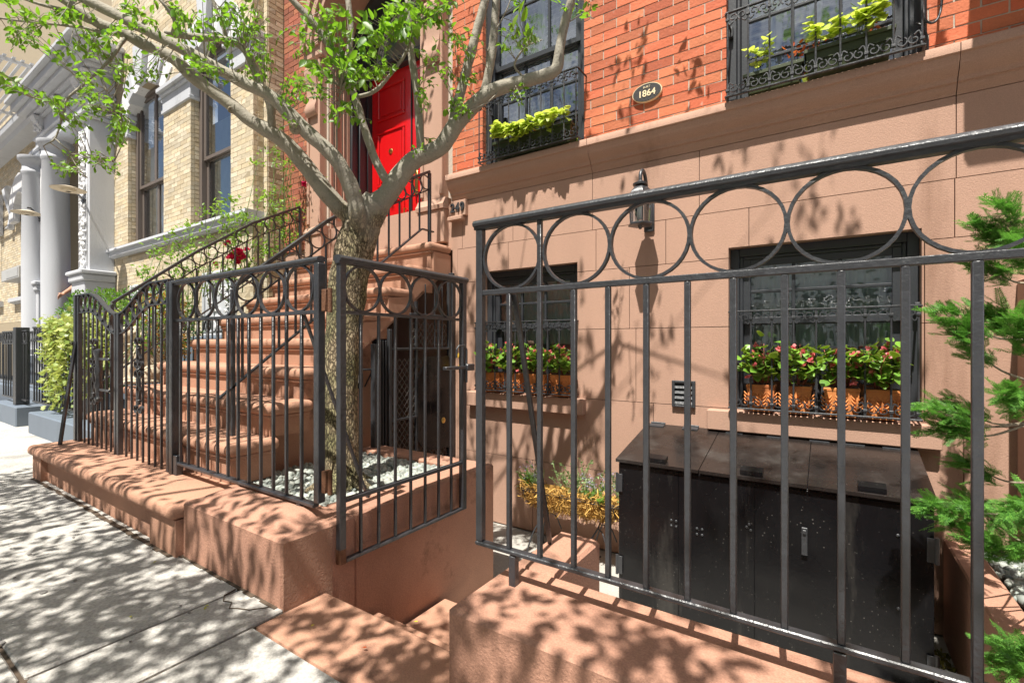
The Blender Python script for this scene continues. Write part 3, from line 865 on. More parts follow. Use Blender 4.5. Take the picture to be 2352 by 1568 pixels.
# the surround of the front door
def pilaster(x0, x1):
    mb = MB()
    mb.box(x0, x1, 3.40, 3.52, 2.10, 2.42, .006); mb.prism_x([(3.52, 2.42), (3.385, 2.42), (3.38, 2.46), (3.40, 2.49), (3.42, 2.53), (3.52, 2.53)], x0 - .005, x1 + .005)
    mb.box(x0 + .03, x1 - .03, 3.425, 3.52, 2.53, 4.5, .005)
    for q in (x0 + .03, x1 - .07): mb.box(q, q + .04, 3.405, 3.43, 2.56, 4.5, .008)
    mb.box(x0 - .01, x1 + .01, 3.385, 3.52, 4.5, 4.68, .02)
    return mb.build('door_pilaster', M_stone, house)
pilaster(-3.39, -3.04); pilaster(-5.27, -4.95)
for s, x in ((1, -4.952), (-1, -3.388)):
    mb = MB()
    xa, xb = (x - .05, x + .0) if s > 0 else (x, x + .05)
    mb.box(xa, xb, 3.52, 4.1, 2.0, 4.6)
    for (y0, y1) in ((3.52, 3.55), (3.585, 3.60), (3.70, 3.715), (3.75, 3.80)): mb.box(x, x + s * .022, y0, y1, 2.076, 4.55, .006)
    mb.box(x, x + s * .03, 3.50, 3.79, 2.076, 2.50, .006); mb.box(x, x + s * .014, 3.615, 3.685, 2.62, 4.45, .006)
    mb.build('door_reveal', M_stone, house)
# consoles and arch above the door
def arc(mb, cx, cz, r0, r1, y0, y1, a0=0, a1=PI, n=24):
    vs = []; fs = []
    for i in range(n + 1):
        a = a0 + (a1 - a0) * i / n
        for (r_, y_) in ((r0, y0), (r1, y0), (r1, y1), (r0, y1)):
            vs.append((cx + r_ * math.cos(a), y_, cz + r_ * math.sin(a)))
    for i in range(n):
        for k in range(4):
            k2 = (k + 1) % 4; fs.append((i * 4 + k, i * 4 + k2, (i + 1) * 4 + k2, (i + 1) * 4 + k))
    fs += [(0, 1, 2, 3), tuple(n * 4 + k for k in (3, 2, 1, 0))]
    return mb.add(vs, fs)
mb = MB()
arc(mb, -4.17, 4.62, .78, 1.10, 3.36, 4.1); arc(mb, -4.17, 4.62, .86, .92, 3.33, 3.37); arc(mb, -4.17, 4.62, 1.02, 1.09, 3.33, 3.37)
mb.build('door_arch', M_stone, house, smooth='auto')
mb = MB(); wall_cells(mb, -5.27, -3.0, 5.5, 6.6, 3.40, 3.5, [])
mb.build('door_entablature', M_stone, house)
def console(x, w_=.2):
    mb = MB()
    prof = [(3.42, 4.45), (3.37, 4.42), (3.35, 4.36), (3.37, 4.28), (3.40, 4.1), (3.38, 3.98), (3.36, 3.92), (3.37, 3.86), (3.40, 3.83), (3.43, 3.86)]
    mb.prism_x(prof, x - w_ / 2, x + w_ / 2)
    return mb.build('console', M_stone, house, smooth='auto')
console(-3.19); console(-5.11)
# black door frame in the reveal
fr = MB()
for s, x in ((1, -4.95), (-1, -3.39)):
    for y0, y1, t_ in ((3.80, 3.86, .05), (3.87, 3.90, .035), (3.91, 3.99, .06), (4.0, 4.03, .045), (4.035, 4.16, .06)):
        fr.box(x + (.001 if s > 0 else -.001), x + s * t_, y0, y1, 2.13, 4.60, .004)
arc(fr, -4.17, 4.60, .72, .779, 3.82, 4.15); arc(fr, -4.17, 4.60, .66, .72, 3.95, 4.15)
fr.box(-4.89, -3.45, 4.02, 4.16, 4.50, 4.60, .005); fr.box(-4.89, -3.45, 3.98, 4.02, 4.53, 4.575, .005)
fr.build('door_frame', M_frame, house, smooth='auto')
fan = MB(); vs = [(-4.17 + .66 * math.cos(PI * i / 24), 4.09, 4.6 + .66 * math.sin(PI * i / 24)) for i in range(25)]
fan.add(vs, [tuple(range(25))])
fl = fan.build('fanlight', M_glass_dusty, house)
bd = MB()
for i in range(25):
    a = PI * (i + .5) / 25
    bd.ring((-4.17 + .55 * math.cos(a), 4.08, 4.62 + .55 * math.sin(a)), .016, .006, .008, 8)
arc(bd, -4.17, 4.62, .50, .506, 4.07, 4.085); arc(bd, -4.17, 4.62, .59, .596, 4.07, 4.085); bd.box(-4.68, -3.66, 4.07, 4.085, 4.64, 4.646)
bd.build('etched_border', M_cream, fl)
MB().box(-4.95, -3.39, 4.25, 4.3, 2.2, 5.5).build('hall_shade', M_curtain, house)
# the two door leaves
def door_leaf(x0, x1, label=None):
    mb = MB(); Y0 = 4.10
    mb.box(x0, x1, Y0, Y0 + .05, 2.14, 4.50, .004)
    d = mb.build('door', M_red, house)
    st_ = .11
    for (z0, z1) in ((3.93, 4.36), (3.10, 3.80), (2.52, 2.92)):
        q = MB(); xa, xb = x0 + st_, x1 - st_
        for (a, b, c, e) in ((xa, xb, z1 - .035, z1), (xa, xb, z0, z0 + .035), (xa, xa + .035, z0 + .035, z1 - .035), (xb - .035, xb, z0 + .035, z1 - .035)):
            q.box(a, b, Y0 - .018, Y0, c, e, .008)
        q.box(xa + .06, xb - .06, Y0 - .010, Y0, z0 + .06, z1 - .06, .009)
        q.build('door_panel', M_red, d)
    return d
d1 = door_leaf(-4.885, -4.18); d2 = door_leaf(-4.165, -3.46)
MB().box(-4.178, -4.167, 4.085, 4.12, 2.14, 4.5).build('astragal', M_frame, house)
q = MB(); q.lathe((-4.53, 4.105, 3.52), [(.0, .03), (.022, .03), (.026, .02), (.036, .016), (.04, 0)][::-1], 18, 'y'); q.build('peephole', M_brass, d1, smooth='auto')
q = MB(); rbox(q, -4.66, -4.40, 4.082, 4.10, 2.985, 3.045, .008, 2); q.box(-4.63, -4.43, 4.075, 4.083, 3.0, 3.03, .004); q.build('mail_slot', M_brass, d1, smooth='auto')
for d_, xa, xb in ((d1, -4.80, -4.27), (d2, -4.10, -3.55)):
    q = MB(); q.box(xa, xb, 4.088, 4.099, 2.36, 2.46, .004)
    for x in (xa, xb): q.lathe((x, 4.09, 2.41), [(.05, 0), (.05, .015), (.03, .03), (0, .035)], 12, 'y')
    q.build('kick_plate', M_brass, d_, smooth='auto')
q = MB(); q.tube([(-4.09, 4.09, 2.95), (-4.09, 4.04, 2.95), (-4.09, 4.03, 3.0), (-4.09, 4.03, 3.12), (-4.09, 4.04, 3.17), (-4.09, 4.09, 3.17)], .012, 8); q.box(-4.115, -4.065, 4.085, 4.1, 2.9, 3.24, .005)
q.build('door_handle', M_brass, d2, smooth='auto')
q = MB(); q.tube([(-4.25, 4.09, 2.62), (-4.25, 4.05, 2.62), (-4.25, 4.05, 2.76), (-4.25, 4.09, 2.76)], .01, 8); q.build('door_handle', M_brass, d1, smooth='auto')

# windows -------------------------------------------------
def sash(mb, x0, x1, z0, z1, y, cols, rows, st_=.045, mt=.02, d=.035):
    mb.box(x0, x0 + st_, y, y + d, z0, z1, .003); mb.box(x1 - st_, x1, y, y + d, z0, z1, .003)
    mb.box(x0 + st_, x1 - st_, y, y + d, z0, z0 + st_, .003); mb.box(x0 + st_, x1 - st_, y, y + d, z1 - st_, z1, .003)
    ix0, ix1, iz0, iz1 = x0 + st_, x1 - st_, z0 + st_, z1 - st_
    for c in range(1, cols):
        x = ix0 + (ix1 - ix0) * c / cols; mb.box(x - mt / 2, x + mt / 2, y + .004, y + d - .006, iz0, iz1, .003)
    for r_ in range(1, rows):
        z = iz0 + (iz1 - iz0) * r_ / rows; mb.box(ix0, ix1, y + .007, y + d - .009, z - mt / 2, z + mt / 2, .003)
    return (ix0, ix1, iz0, iz1, cols, rows)
def panes(win, g, y, m):
    x0, x1, z0, z1, cols, rows = g
    for c in range(cols):
        for r_ in range(rows):
            a, b = x0 + (x1 - x0) * c / cols, x0 + (x1 - x0) * (c + 1) / cols
            u, v = z0 + (z1 - z0) * r_ / rows, z0 + (z1 - z0) * (r_ + 1) / rows
            t = R.uniform(-.0015, .0015)
            mb = MB().add([(a, y + t, u), (b, y - t, u), (b, y - t, v), (a, y + t, v)], [(0, 1, 2, 3)])
            mb.build('pane', m, win, fix=False)
def window(parent, W, yf, zmid, top, bot, glass, mframe=M_frame, case=.055, label=None, sill_z=None, name='window'):
    x0, x1, z0, z1 = W
    mb = MB()
    for (a, b, c, d_) in ((x0, x0 + case, z0, z1), (x1 - case, x1, z0, z1), (x0 + case, x1 - case, z1 - case, z1), (x0 + case, x1 - case, z0, z0 + .03)):
        mb.box(a, b, yf + .055, yf + .17, c, d_, .004)
    k = case * .62
    for (a, b, c, d_) in ((x0 + case, x0 + case + .02, z0 + .03, z1 - case), (x1 - case - .02, x1 - case, z0 + .03, z1 - case), (x0 + case + .02, x1 - case - .02, z1 - case - .02, z1 - case)):
        mb.box(a, b, yf + .075, yf + .15, c, d_, .004)
    win = mb.build(name, mframe, parent)
    a, b = x0 + case + .02, x1 - case - .02
    s1 = MB(); g1 = sash(s1, a, b, zmid - .02, z1 - case - .02, yf + .085, top[0], top[1]); s1.build('upper_sash', mframe, win)
    s2 = MB(); g2 = sash(s2, a, b, z0 + .03, zmid + .02, yf + .122, bot[0], bot[1]); s2.build('lower_sash', mframe, win)
    panes(win, g1, yf + .105, glass); panes(win, g2, yf + .142, glass)
    return win
def room(parent, W, yf, depth=1.2, m=M_room):
    x0, x1, z0, z1 = W; y0, y1 = yf + .285, yf + depth
    mb = MB(); e = .25
    mb.box(x0 - e, x1 + e, y1, y1 + .02, z0 - e, z1 + e); mb.box(x0 - e - .02, x0 - e, y0, y1, z0 - e, z1 + e); mb.box(x1 + e, x1 + e + .02, y0, y1, z0 - e, z1 + e)
    mb.box(x0 - e, x1 + e, y0, y1, z1 + e, z1 + e + .02); mb.box(x0 - e, x1 + e, y0, y1, z0 - e - .02, z0 - e)
    return mb.build('room', m, parent)
w1 = window(house, WL, 3.49, 1.285, (3, 2), (3, 1), M_glass)
w2 = window(house, WR, 3.49, 1.285, (3, 2), (3, 2), M_glass)
w3 = window(house, UL, YB + .01, 3.66, (3, 2), (3, 3), M_glass_dusty)
w4 = window(house, UR, YB + .01, 3.66, (3, 2), (3, 3), M_glass_dusty)
for W, yf in ((WL, 3.49), (WR, 3.49)):
    room(house, W, yf)
    x0, x1, z0, z1 = W
    q = MB()      # net curtain hung in soft folds
    n = 60
    for i in range(n + 1):
        x = x0 + .02 + (x1 - x0 - .04) * i / n; y = yf + .205 + .014 * math.sin(i * 1.9) + .008 * math.sin(i * .7)
        q.v += [(x, y, z0 + .42), (x, y, z1)]
    q.f = [(2 * i, 2 * i + 2, 2 * i + 3, 2 * i + 1) for i in range(n)]
    q.build('curtain', M_curtain, house, smooth=True, fix=False)
for W, ww in ((UL, w3), (UR, w4)):
    room(house, W, YB)
    x0, x1, z0, z1 = W
    q = MB(); wd = (x1 - x0 - .1) / 4
    for c in range(4):
        xa = x0 + .05 + c * wd
        q.box(xa, xa + .035, 3.70, 3.73, z0, z1 - .1); q.box(xa + wd - .04, xa + wd - .005, 3.70, 3.73, z0, z1 - .1)
        z = z0 + .05
        while z < z1 - .05:
            q.add([(xa + .035, 3.70, z), (xa + wd - .04, 3.70, z), (xa + wd - .04, 3.73, z + .036), (xa + .035, 3.73, z + .036)], [(0, 1, 2, 3)])
            z += .042
    q.build('louvered_shutter', M_cream, house, fix=False)
# neighbour's entrance on the right, with an unseen hood added to throw the straight shadow on our wall
nb = thing('entrance_hood', 'brownstone doorway of the next house with a pier at the right edge and a hood added out of view', 'doorway', (1.6, 3.2, GW))
MB().box(.80, 1.25, 3.20, 3.468, GW, 1.46, .008).build('pier', M_stone, nb)
MB().box(.665, 3.2, 2.86, 3.498, 3.34, 3.7, .02).build('hood', M_stone, nb)
MB().box(.72, 3.15, 2.95, 3.498, 3.705, 7.0, .02).build('bay', M_stone, nb)
MB().box(2.4, 4.2, 3.1, 3.9, GW, 7.0).build('wall', M_stone, nb)

# =================== wrought iron ===================
MESH_CACHE = {}
def cached(key, fn):
    if key not in MESH_CACHE: MESH_CACHE[key] = fn()
    return MESH_CACHE[key]
def bar_mesh(h, s, rnd=False, m=None):
    m = m or M_iron
    def f():
        mb = MB()
        if rnd: mb.tube([(0, 0, 0), (0, 0, h)], s / 2, 8)
        else: mb.box(-s / 2, s / 2, -s / 2, s / 2, 0, h, s * .12)
        return mb.mesh('baluster', m, smooth='auto')
    return cached(('bar', round(h, 3), s, rnd, m.name), f)
def bars(parent, xs, y, z0, z1, s=.014, name='baluster', rnd=False, along='x', x0=0, m=None):
    me = bar_mesh(z1 - z0, s, rnd, m)
    for q in xs:
        p = (q, y, z0) if along == 'x' else (x0, q, z0)
        link(name, me, parent, p, (0, 0, R.uniform(-.03, .03)))
def ring_mesh(r, wy, th, rz=None, m=None):
    m = m or M_iron
    return cached(('ring', r, wy, th, rz, m.name), lambda: MB().ring((0, 0, 0), r, wy, th, 32, rz).mesh('ring', m, smooth='auto'))
RAILP = [(-.024, .010), (-.026, .020), (-.020, .030), (-.008, .035), (.008, .035), (.020, .030), (.026, .020), (.024, .010), (.016, .006), (.015, -.004), (-.015, -.004), (-.016, .006)]
def moulded_rail(parent, x0, x1, y, z, name='top_rail', k=1.0):
    mb = MB().prism_x([(y + a * k, z + b * k) for a, b in RAILP], x0, x1)
    return mb.build(name, M_iron, parent, smooth='auto')

# right fence
ff = thing('iron_fence', 'tall black iron fence with a row of rings, nearest the camera on the right wall', 'fence', (-.1, 1.34, .32))
FY = 1.34
moulded_rail(ff, -1.045, 1.62, FY, 1.535, k=.88)
MB().box(-1.04, 1.62, FY - .009, FY + .009, 1.300, 1.318, .002).build('middle_rail', M_iron, ff)
MB().box(-1.04, 1.62, FY - .015, FY + .015, .424, .4385, .003).build('bottom_rail', M_iron, ff)
MB().box(-1.038, -1.011, FY - .0135, FY + .0135, .439, 1.532, .003).build('post', M_iron, ff)
bx = [-.903, -.783, -.661, -.548, -.433, -.32, -.206, -.091, .023, .138, .252, .367, .482, .6, .715, .83, .945, 1.06, 1.175, 1.29, 1.405, 1.52]
bars(ff, [b for b in bx if abs(b + .783) > .01 and abs(b - .252) > .01], FY, .438, 1.300, .0158)
bars(ff, [-.783], FY, .438, 1.532, .0158)
bars(ff, [.252], FY, .438, 1.300, .018)
me = ring_mesh(.112, .015, .0078, .1085)
for i in range(11): link('ring', me, ff, (-.894 + .2275 * i + (.012 if i else 0), FY, 1.425))
for x in (-.885, .02, .93): MB().box(x - .013, x + .013, FY - .013, FY + .013, .315, .420, .002).build('foot', M_iron, ff)
MB().obox((-.890, FY + .012, 1.30), (-.945, 1.70, .318), .018, .010, (0, 1, 0)).build('brace', M_iron, ff)
# left fence
lf = thing('iron_fence', 'black iron fence with rings between the double gate and the open gate', 'fence', (-2.7, FY, .32))
moulded_rail(lf, -3.50, -1.945, FY, 1.505, k=.88)
MB().box(-3.46, -1.985, FY - .009, FY + .009, 1.270, 1.288, .002).build('middle_rail', M_iron, lf)
MB().box(-3.44, -1.985, FY - .017, FY + .017, .372, .390, .003).build('bottom_rail', M_iron, lf)
MB().box(-1.980, -1.942, FY - .019, FY + .019, .40, 1.502, .003).build('post', M_iron, lf)
MB().box(-3.51, -3.462, FY - .023, FY + .023, .30, 1.53, .003).build('post', M_iron, lf)
MB().box(-3.45, -3.405, FY - .02, FY + .02, .30, .43, .003).build('foot', M_iron, lf)
bars(lf, [-3.393, -3.285, -3.159, -3.039, -2.919, -2.80, -2.69, -2.578, -2.46, -2.343, -2.227, -2.10], FY, .390, 1.270, .0145)
bars(lf, [-3.18, -2.225], FY + .001, 1.288, 1.502, .0145)
me = ring_mesh(.1155, .015, .008, .108)
for i in range(6): link('ring', me, lf, (-3.31 + .2385 * i, FY, 1.396))
MB().box(-2.125, -2.095, FY - .014, FY + .014, .31, .372, .002).build('foot', M_iron, lf)
MB().obox((-2.10, FY + .012, 1.27), (-2.03, 1.675, .318), .018, .010, (0, 1, 0)).build('brace', M_iron, lf)
# rusty hinges for the open gate
for z in (1.33, .50):
    q = MB(); q.box(-1.935, -1.905, FY - .008, FY + .03, z - .05, z + .05, .002); q.tube([(-1.895, FY + .01, z - .055), (-1.895, FY + .01, z + .055)], .011, 10)
    q.build('hinge', mat('rust_iron', (.13, .055, .025), .8, .3, 40, bump=1) if z > 1 else MATS['rust_iron'], lf, smooth='auto')

# open gate of the areaway, swung inwards
ga = thing('areaway_gate', 'open black iron gate with four rings, swung in over the areaway steps', 'gate', (-1.852, 1.37, .13))
GX = -1.852
def yzbox(name, y0, y1, z0, z1, t_, parent=ga, x=GX, m=None, b=.003):
    return MB().box(x - t_ / 2, x + t_ / 2, y0, y1, z0, z1, b).build(name, m or M_iron, parent)
mb = MB(); mb.prism_x([(a, b) for a, b in RAILP], 0, .915)
mb.v = [(GX - y, 1.355 + x, 1.500 + z) for x, y, z in mb.v]; mb.build('top_rail', M_iron, ga, smooth='auto')
yzbox('hinge_stile', 1.36, 1.395, .13, 1.498, .030); yzbox('end_stile', 2.225, 2.262, .13, 1.498, .034)
yzbox('middle_rail', 1.396, 2.224, 1.268, 1.284, .018); yzbox('lower_rail', 1.396, 2.224, .405, .425, .026); yzbox('bottom_rail', 1.396, 2.224, .13, .146, .03)
me = bar_mesh(.70 + .143, .0138)
me2 = bar_mesh(.258, .0138)
for i in range(1, 8):
    y = 1.378 + .1083 * i
    link('baluster', me, ga, (GX, y, .425)); link('baluster', me2, ga, (GX, y, .1465))
me = ring_mesh(.105, .016, .009, .1065)
for i in range(4): link('ring', me, ga, (GX, 1.498 + .2085 * i, 1.391), (0, 0, PI / 2))
q = MB(); q.box(GX + .01, GX + .04, 2.05, 2.24, .98, 1.0, .003); q.tube([(GX + .03, 2.24, .90), (GX + .03, 2.24, 1.10)], .008, 8); q.tube([(GX + .03, 2.24, 1.10), (GX + .03, 2.22, 1.12), (GX + .03, 2.17, 1.12), (GX + .03, 2.15, 1.10), (GX + .03, 2.15, 1.05)], .006, 8)
q.box(GX + .01, GX + .05, 2.23, 2.30, .97, 1.01, .004)
q.build('latch', M_iron, ga, smooth='auto')
MB().box(GX - .0155, GX + .0155, 1.3595, 1.3955, .129, .20, .003).build('rusty_tip', MATS['rust_iron'], ga)

# double gate before the stoop
def swoop(t):            # t from 0 (post) to 1 (meeting stile): height of the top edge
    if t < .30: return 1.545
    u = (t - .30) / .70; u = min(1, u)
    return 1.545 - .19 * (3 * u ** 2 - 2 * u ** 3) * (1 if u < .95 else 1)
def spiral(c, r, turns, start, sgn, n=22, shrink=.25):
    return [(c[0] + r * (1 - (1 - shrink) * i / n) * math.cos(start + sgn * turns * 2 * PI * i / n), c[1], c[2] + r * (1 - (1 - shrink) * i / n) * math.sin(start + sgn * turns * 2 * PI * i / n)) for i in range(n + 1)]
def motif(parent, x, y):
    mb = MB()
    for sx in (-1, 1):
        for (cz, sz, r_) in ((1.145, 1, .034), (.995, -1, .038), (.915, 1, .038), (.685, -1, .040)):
            mb.strip(spiral((x + sx * r_ * 1.05, y, cz), r_, .95, PI if sx > 0 else 0, -sx * sz), .018, .0055)
        mb.strip([(x + sx * .004, y, 1.12), (x + sx * .012, y, 1.06), (x + sx * .028, y, 1.03), (x + sx * .010, y, 1.0), (x + sx * .008, y, .985)], .016, .006)
        mb.strip([(x + sx * .006, y, .92), (x + sx * .012, y, .84), (x + sx * .030, y, .815), (x + sx * .010, y, .77), (x + sx * .008, y, .71)], .016, .006)
    mb.box(x - .02, x + .02, y - .012, y + .012, .948, .962, .002); mb.box(x - .018, x + .018, y - .012, y + .012, 1.095, 1.105, .002); mb.box(x - .018, x + .018, y - .012, y + .012, .735, .745, .002)
    mb.build('scroll_ornament', M_iron, parent, smooth='auto')
def leaf_gate(x0, x1, label):
    """x0 = post side, x1 = meeting side"""
    s = 1 if x1 > x0 else -1; W = abs(x1 - x0)
    g_ = thing('gate', label, 'gate', ((x0 + x1) / 2, FY, .22), 'double gate before the stoop')
    P = lambda t: x0 + s * W * t
    N_ = 26
    top = [(P(i / N_), FY, swoop(i / N_)) for i in range(N_ + 1)]
    MB().strip(top, .034, .011).build('top_rail', M_iron, g_, smooth='auto')
    MB().strip([(a, b, c - .15) for a, b, c in top], .022, .009).build('band_rail', M_iron, g_, smooth='auto')
    MB().box(P(.005), P(.04), FY - .016, FY + .016, .225, 1.535, .003).build('hinge_stile', M_iron, g_)
    MB().box(P(.962), P(1.0), FY - .017, FY + .017, .225, 1.355, .003).build('meeting_stile', M_iron, g_)
    MB().box(P(.046), P(.954), FY - .016, FY + .016, .245, .262, .003).build('bottom_rail', M_iron, g_)
    for i in range(1, 8):
        t = .045 + (.91) * i / 8
        h = swoop(t) - .155 - .262
        link('baluster', bar_mesh(h, .0135), g_, (P(t), FY, .262))
    me = ring_mesh(.0575, .016, .008, .066)
    for i in range(7):
        t = .045 + .91 * (i + .5) / 7.0
        link('ring', me, g_, (P(t), FY, swoop(t) - .0755))
    for i in range(1, 7):
        t = .045 + .91 * i / 7
        if i in (3, 5, 6): link('baluster', bar_mesh(.135, .012), g_, (P(t), FY, swoop(t) - .143))
    motif(g_, P(.505), FY - .022)
    return g_
gl = leaf_gate(-5.335, -4.445, 'left leaf of the scroll-topped double gate, with the ornate twisted lock handle')
gr = leaf_gate(-3.535, -4.425, 'right leaf of the scroll-topped double gate, hung on the thick post')
MB().box(-5.385, -5.34, FY - .025, FY + .025, .29, 1.55, .003).build('gate_post', M_iron, gl)
q = MB(); q.lathe((-4.70, FY - .045, .68), [(0, 0), (.02, .01), (.026, .03), (.014, .05), (.02, .10), (.026, .13), (.016, .17), (.022, .21), (.026, .25), (.016, .29), (.02, .33), (.024, .36), (.03, .385), (.026, .405), (0, .415)], 10)
q.box(-4.70, -4.47, FY - .050, FY - .036, 1.005, 1.025, .003); q.box(-4.70, -4.47, FY - .050, FY - .036, .77, .788, .003)
q.build('lock_handle', M_iron, gl, smooth='auto')
MB().obox((-5.34, FY - .02, 1.15), (-5.25, 1.20, .305), .02, .02).build('brace', M_iron, gl)

# stair railings
def railing(X, label):
    t = thing('stair_railing', label, 'railing', (X, 2.3, .8), 'sloping iron railings of the stoop')
    top = [(1.50, 1.48), (2.15, 2.02), (2.70, 2.42), (3.24, 2.72)]
    def zt(y):
        for (a, b), (c, d) in zip(top[:-1], top[1:]):
            if y <= c: return b + (d - b) * (y - a) / (c - a)
        return top[-1][1]
    pts = [(X, y, z) for y, z in top]
    mb = MB()
    for p, q_ in zip(pts[:-1], pts[1:]): mb.obox(p, q_, .042, .022)
    mb.build('handrail', M_iron, t)
    mb = MB()
    for (y0, y1) in ((1.50, 2.15), (2.15, 2.70), (2.70, 3.24)): mb.obox((X, y0, zt(y0) - .165), (X, y1, zt(y1) - .165), .014, .010)
    mb.build('band_rail', M_iron, t)
    zb = lambda y: .80 + (y - 1.42) * .795 if y < 3.15 else 2.175
    mb = MB(); mb.obox((X, 1.42, .80), (X, 3.15, 2.175), .024, .012); mb.obox((X, 3.15, 2.175), (X, 3.30, 2.175), .024, .012)
    mb.build('bottom_rail', M_iron, t)
    me = ring_mesh(.062, .012, .008)
    y = 1.585
    while y < 3.2:
        link('ring', me, t, (X, y, zt(y) - .083 - .0), (0, 0, PI / 2)); y += .1005
    y = 1.56
    while y < 3.22:
        h = zt(y) - .17 - zb(y)
        link('baluster', bar_mesh(round(h, 2), .014), t, (X, y, zb(y))); y += .120
    MB().box(X - .012, X + .012, 1.49, 1.514, .56, 1.47, .003).build('newel', M_iron, t)
    MB().box(X - .014, X + .014, 3.235, 3.263, 2.065, 2.71, .003).build('newel', M_iron, t)
    return t
railing(-3.08, 'stair railing with small rings on the right side of the stoop, behind the tree trunk')
railing(-5.12, 'stair railing with small rings on the left side of the stoop, climbing rose through it')

# window guards
def scroll_mesh(w_, h_, m=M_iron2):
    def f():
        mb = MB(); r_ = h_ * .30
        for s in (-1, 1):
            c = (s * w_ * .22, 0, h_ * .40)
            mb.strip(spiral(c, r_, 1.0, PI / 2 + (.5 if s > 0 else -.5), s, 16, .35), .012, .0055)
            pts = [(s * w_ * .47, 0, 0.002), (s * w_ * .46, 0, h_ * .55), (s * w_ * .38, 0, h_ * .86), (s * w_ * .22, 0, h_ * .70)]
            mb.strip([(p[0], 0, p[2]) for p in [tuple(v) for v in spline([q[:3] for q in pts], 4)]], .012, .0055)
        return mb.mesh('scroll', m, smooth='auto')
    return cached(('scroll', round(w_, 3), h_), f)
def guard(x0, x1, z0, z1, yf, yw, n, label, hb=.088):
    t = thing('window_guard', label, 'window guard', ((x0 + x1) / 2, yf, z0), 'scrolled iron window guards')
    MB().box(x0, x1, yf - .008, yf + .012, z1 - .010, z1, .002).build('top_rail', M_iron2, t)
    MB().box(x0, x1, yf - .008, yf + .014, z0, z0 + .010, .002).build('bottom_rail', M_iron2, t)
    xs = [x0 + .012 + (x1 - x0 - .024) * i / n for i in range(n + 1)]
    bars(t, xs, yf, z0 + .010, z1 - .010, .011, rnd=True, m=M_iron2)
    w_ = xs[1] - xs[0]; me = scroll_mesh(w_, hb)
    for i in range(n):
        cx = (xs[i] + xs[i + 1]) / 2
        link('scroll', me, t, (cx, yf, z0 + .010)); link('scroll', me, t, (cx, yf, z1 - .010), (0, PI, 0))
    mb = MB()
    for x in xs:
        for z in (z0 + hb * .5, z1 - hb * .55): mb.box(x - .011, x + .011, yf - .010, yf + .010, z - .012, z + .004, .002)
    tag(mb.build('collars', M_iron2, t), kind='stuff')
    for x in (x0, x1):
        q = MB(); q.box(x - .006, x + .006, yf, yw, z1 - .012, z1 - .002, .002); q.box(x - .006, x + .006, yf, yw, z0, z0 + .010, .002); q.box(x - .014, x + .014, yw - .03, yw, z1 - .05, z1 + .02, .003)
        q.build('side_bracket', M_iron2, t)
    return t
guard(-2.645, -1.675, .722, 1.325, 3.372, 3.53, 9, 'low scrolled guard across the lower left basement window')
guard(-.545, .415, .712, 1.345, 3.372, 3.53, 8, 'low scrolled guard across the lower right basement window')
guard(-2.58, -1.615, 2.722, 3.27, 3.335, 3.56, 9, 'scrolled iron cage at the upper left window, holding a planter with lime vine')
guard(-.56, .425, 2.722, 3.27, 3.335, 3.56, 8, 'scrolled iron cage at the upper right window with two green planters')

# security gate under the stoop
sg = thing('security_gate', 'black mesh security door with a solid lower plate under the stoop', 'gate', (-2.965, 3.0, GW))
GX2 = -2.975
def yz(name, y0, y1, z0, z1, t_=.03, m=M_iron2, dx=0, b=.003): return MB().box(GX2 + dx - t_ / 2, GX2 + dx + t_ / 2, y0, y1, z0, z1, b).build(name, m, sg)
yz('jamb', 2.50, 2.55, GW, 1.13, .05); yz('jamb', 3.42, 3.455, GW, 1.80, .05)
yz('stile', 2.66, 2.69, GW + .02, 1.25); yz('stile', 2.96, 2.985, GW + .02, 1.50, .025); yz('stile', 3.385, 3.415, GW + .02, 1.72)
yz('rail', 2.69, 3.385, .495, .515, .028); yz('rail', 2.69, 3.385, 1.08, 1.10, .028); yz('rail', 2.90, 3.415, 1.375, 1.395, .022); yz('rail', 2.69, 3.385, -.43, -.40, .028)
for y in (2.575, 2.60, 2.63): yz('upright_bar', y, y + .010, GW, 1.16, .012)
for y in (3.08, 3.20, 3.30): yz('upright_bar', y, y + .012, 1.10, 1.66, .012)
q = MB().prism_x([(3.06, .19), (3.38, .17), (3.38, 1.02), (3.10, 1.02), (2.975, .83), (2.975, .30)], GX2 + .012, GX2 + .018)
q.build('lock_plate', M_black_box, sg)
q = MB().lathe((GX2 + .018, 3.30, .43), [(.026, 0), (.026, .006), (.016, .012), (0, .014)], 14, 'x'); q.build('keyhole', M_brass, sg, smooth='auto')
mb = MB()
def lattice(y0, y1, z0, z1, dy=.028, dz=.066):
    ny_ = int((y1 - y0) / dy); nz_ = int((z1 - z0) / dz)
    for i in range(ny_):
        for j in range(nz_ * 2):
            a = y0 + i * dy; zz = z0 + j * dz / 2
            p, q_ = ((a, zz), (a + dy, zz + dz / 2)) if (i + j) % 2 else ((a, zz + dz / 2), (a + dy, zz))
            mb.obox((GX2 - .004, p[0], p[1]), (GX2 - .004, q_[0], q_[1]), .004, .003, (1, 0, 0))
lattice(2.70, 3.38, -.38, 1.07); lattice(2.92, 3.38, 1.12, 1.36)
o = mb.build('expanded_mesh', mat('mesh_wire', (.12, .11, .10), .5, .1), sg); tag(o, kind='stuff')
MB().prism_x([(2.62, GW), (3.48, GW), (3.48, 1.72), (2.62, 1.05)], -4.95, -3.9).build('under_stoop_shade', M_dark, sg)  # near-black block stands in for the deep shade under the stoop
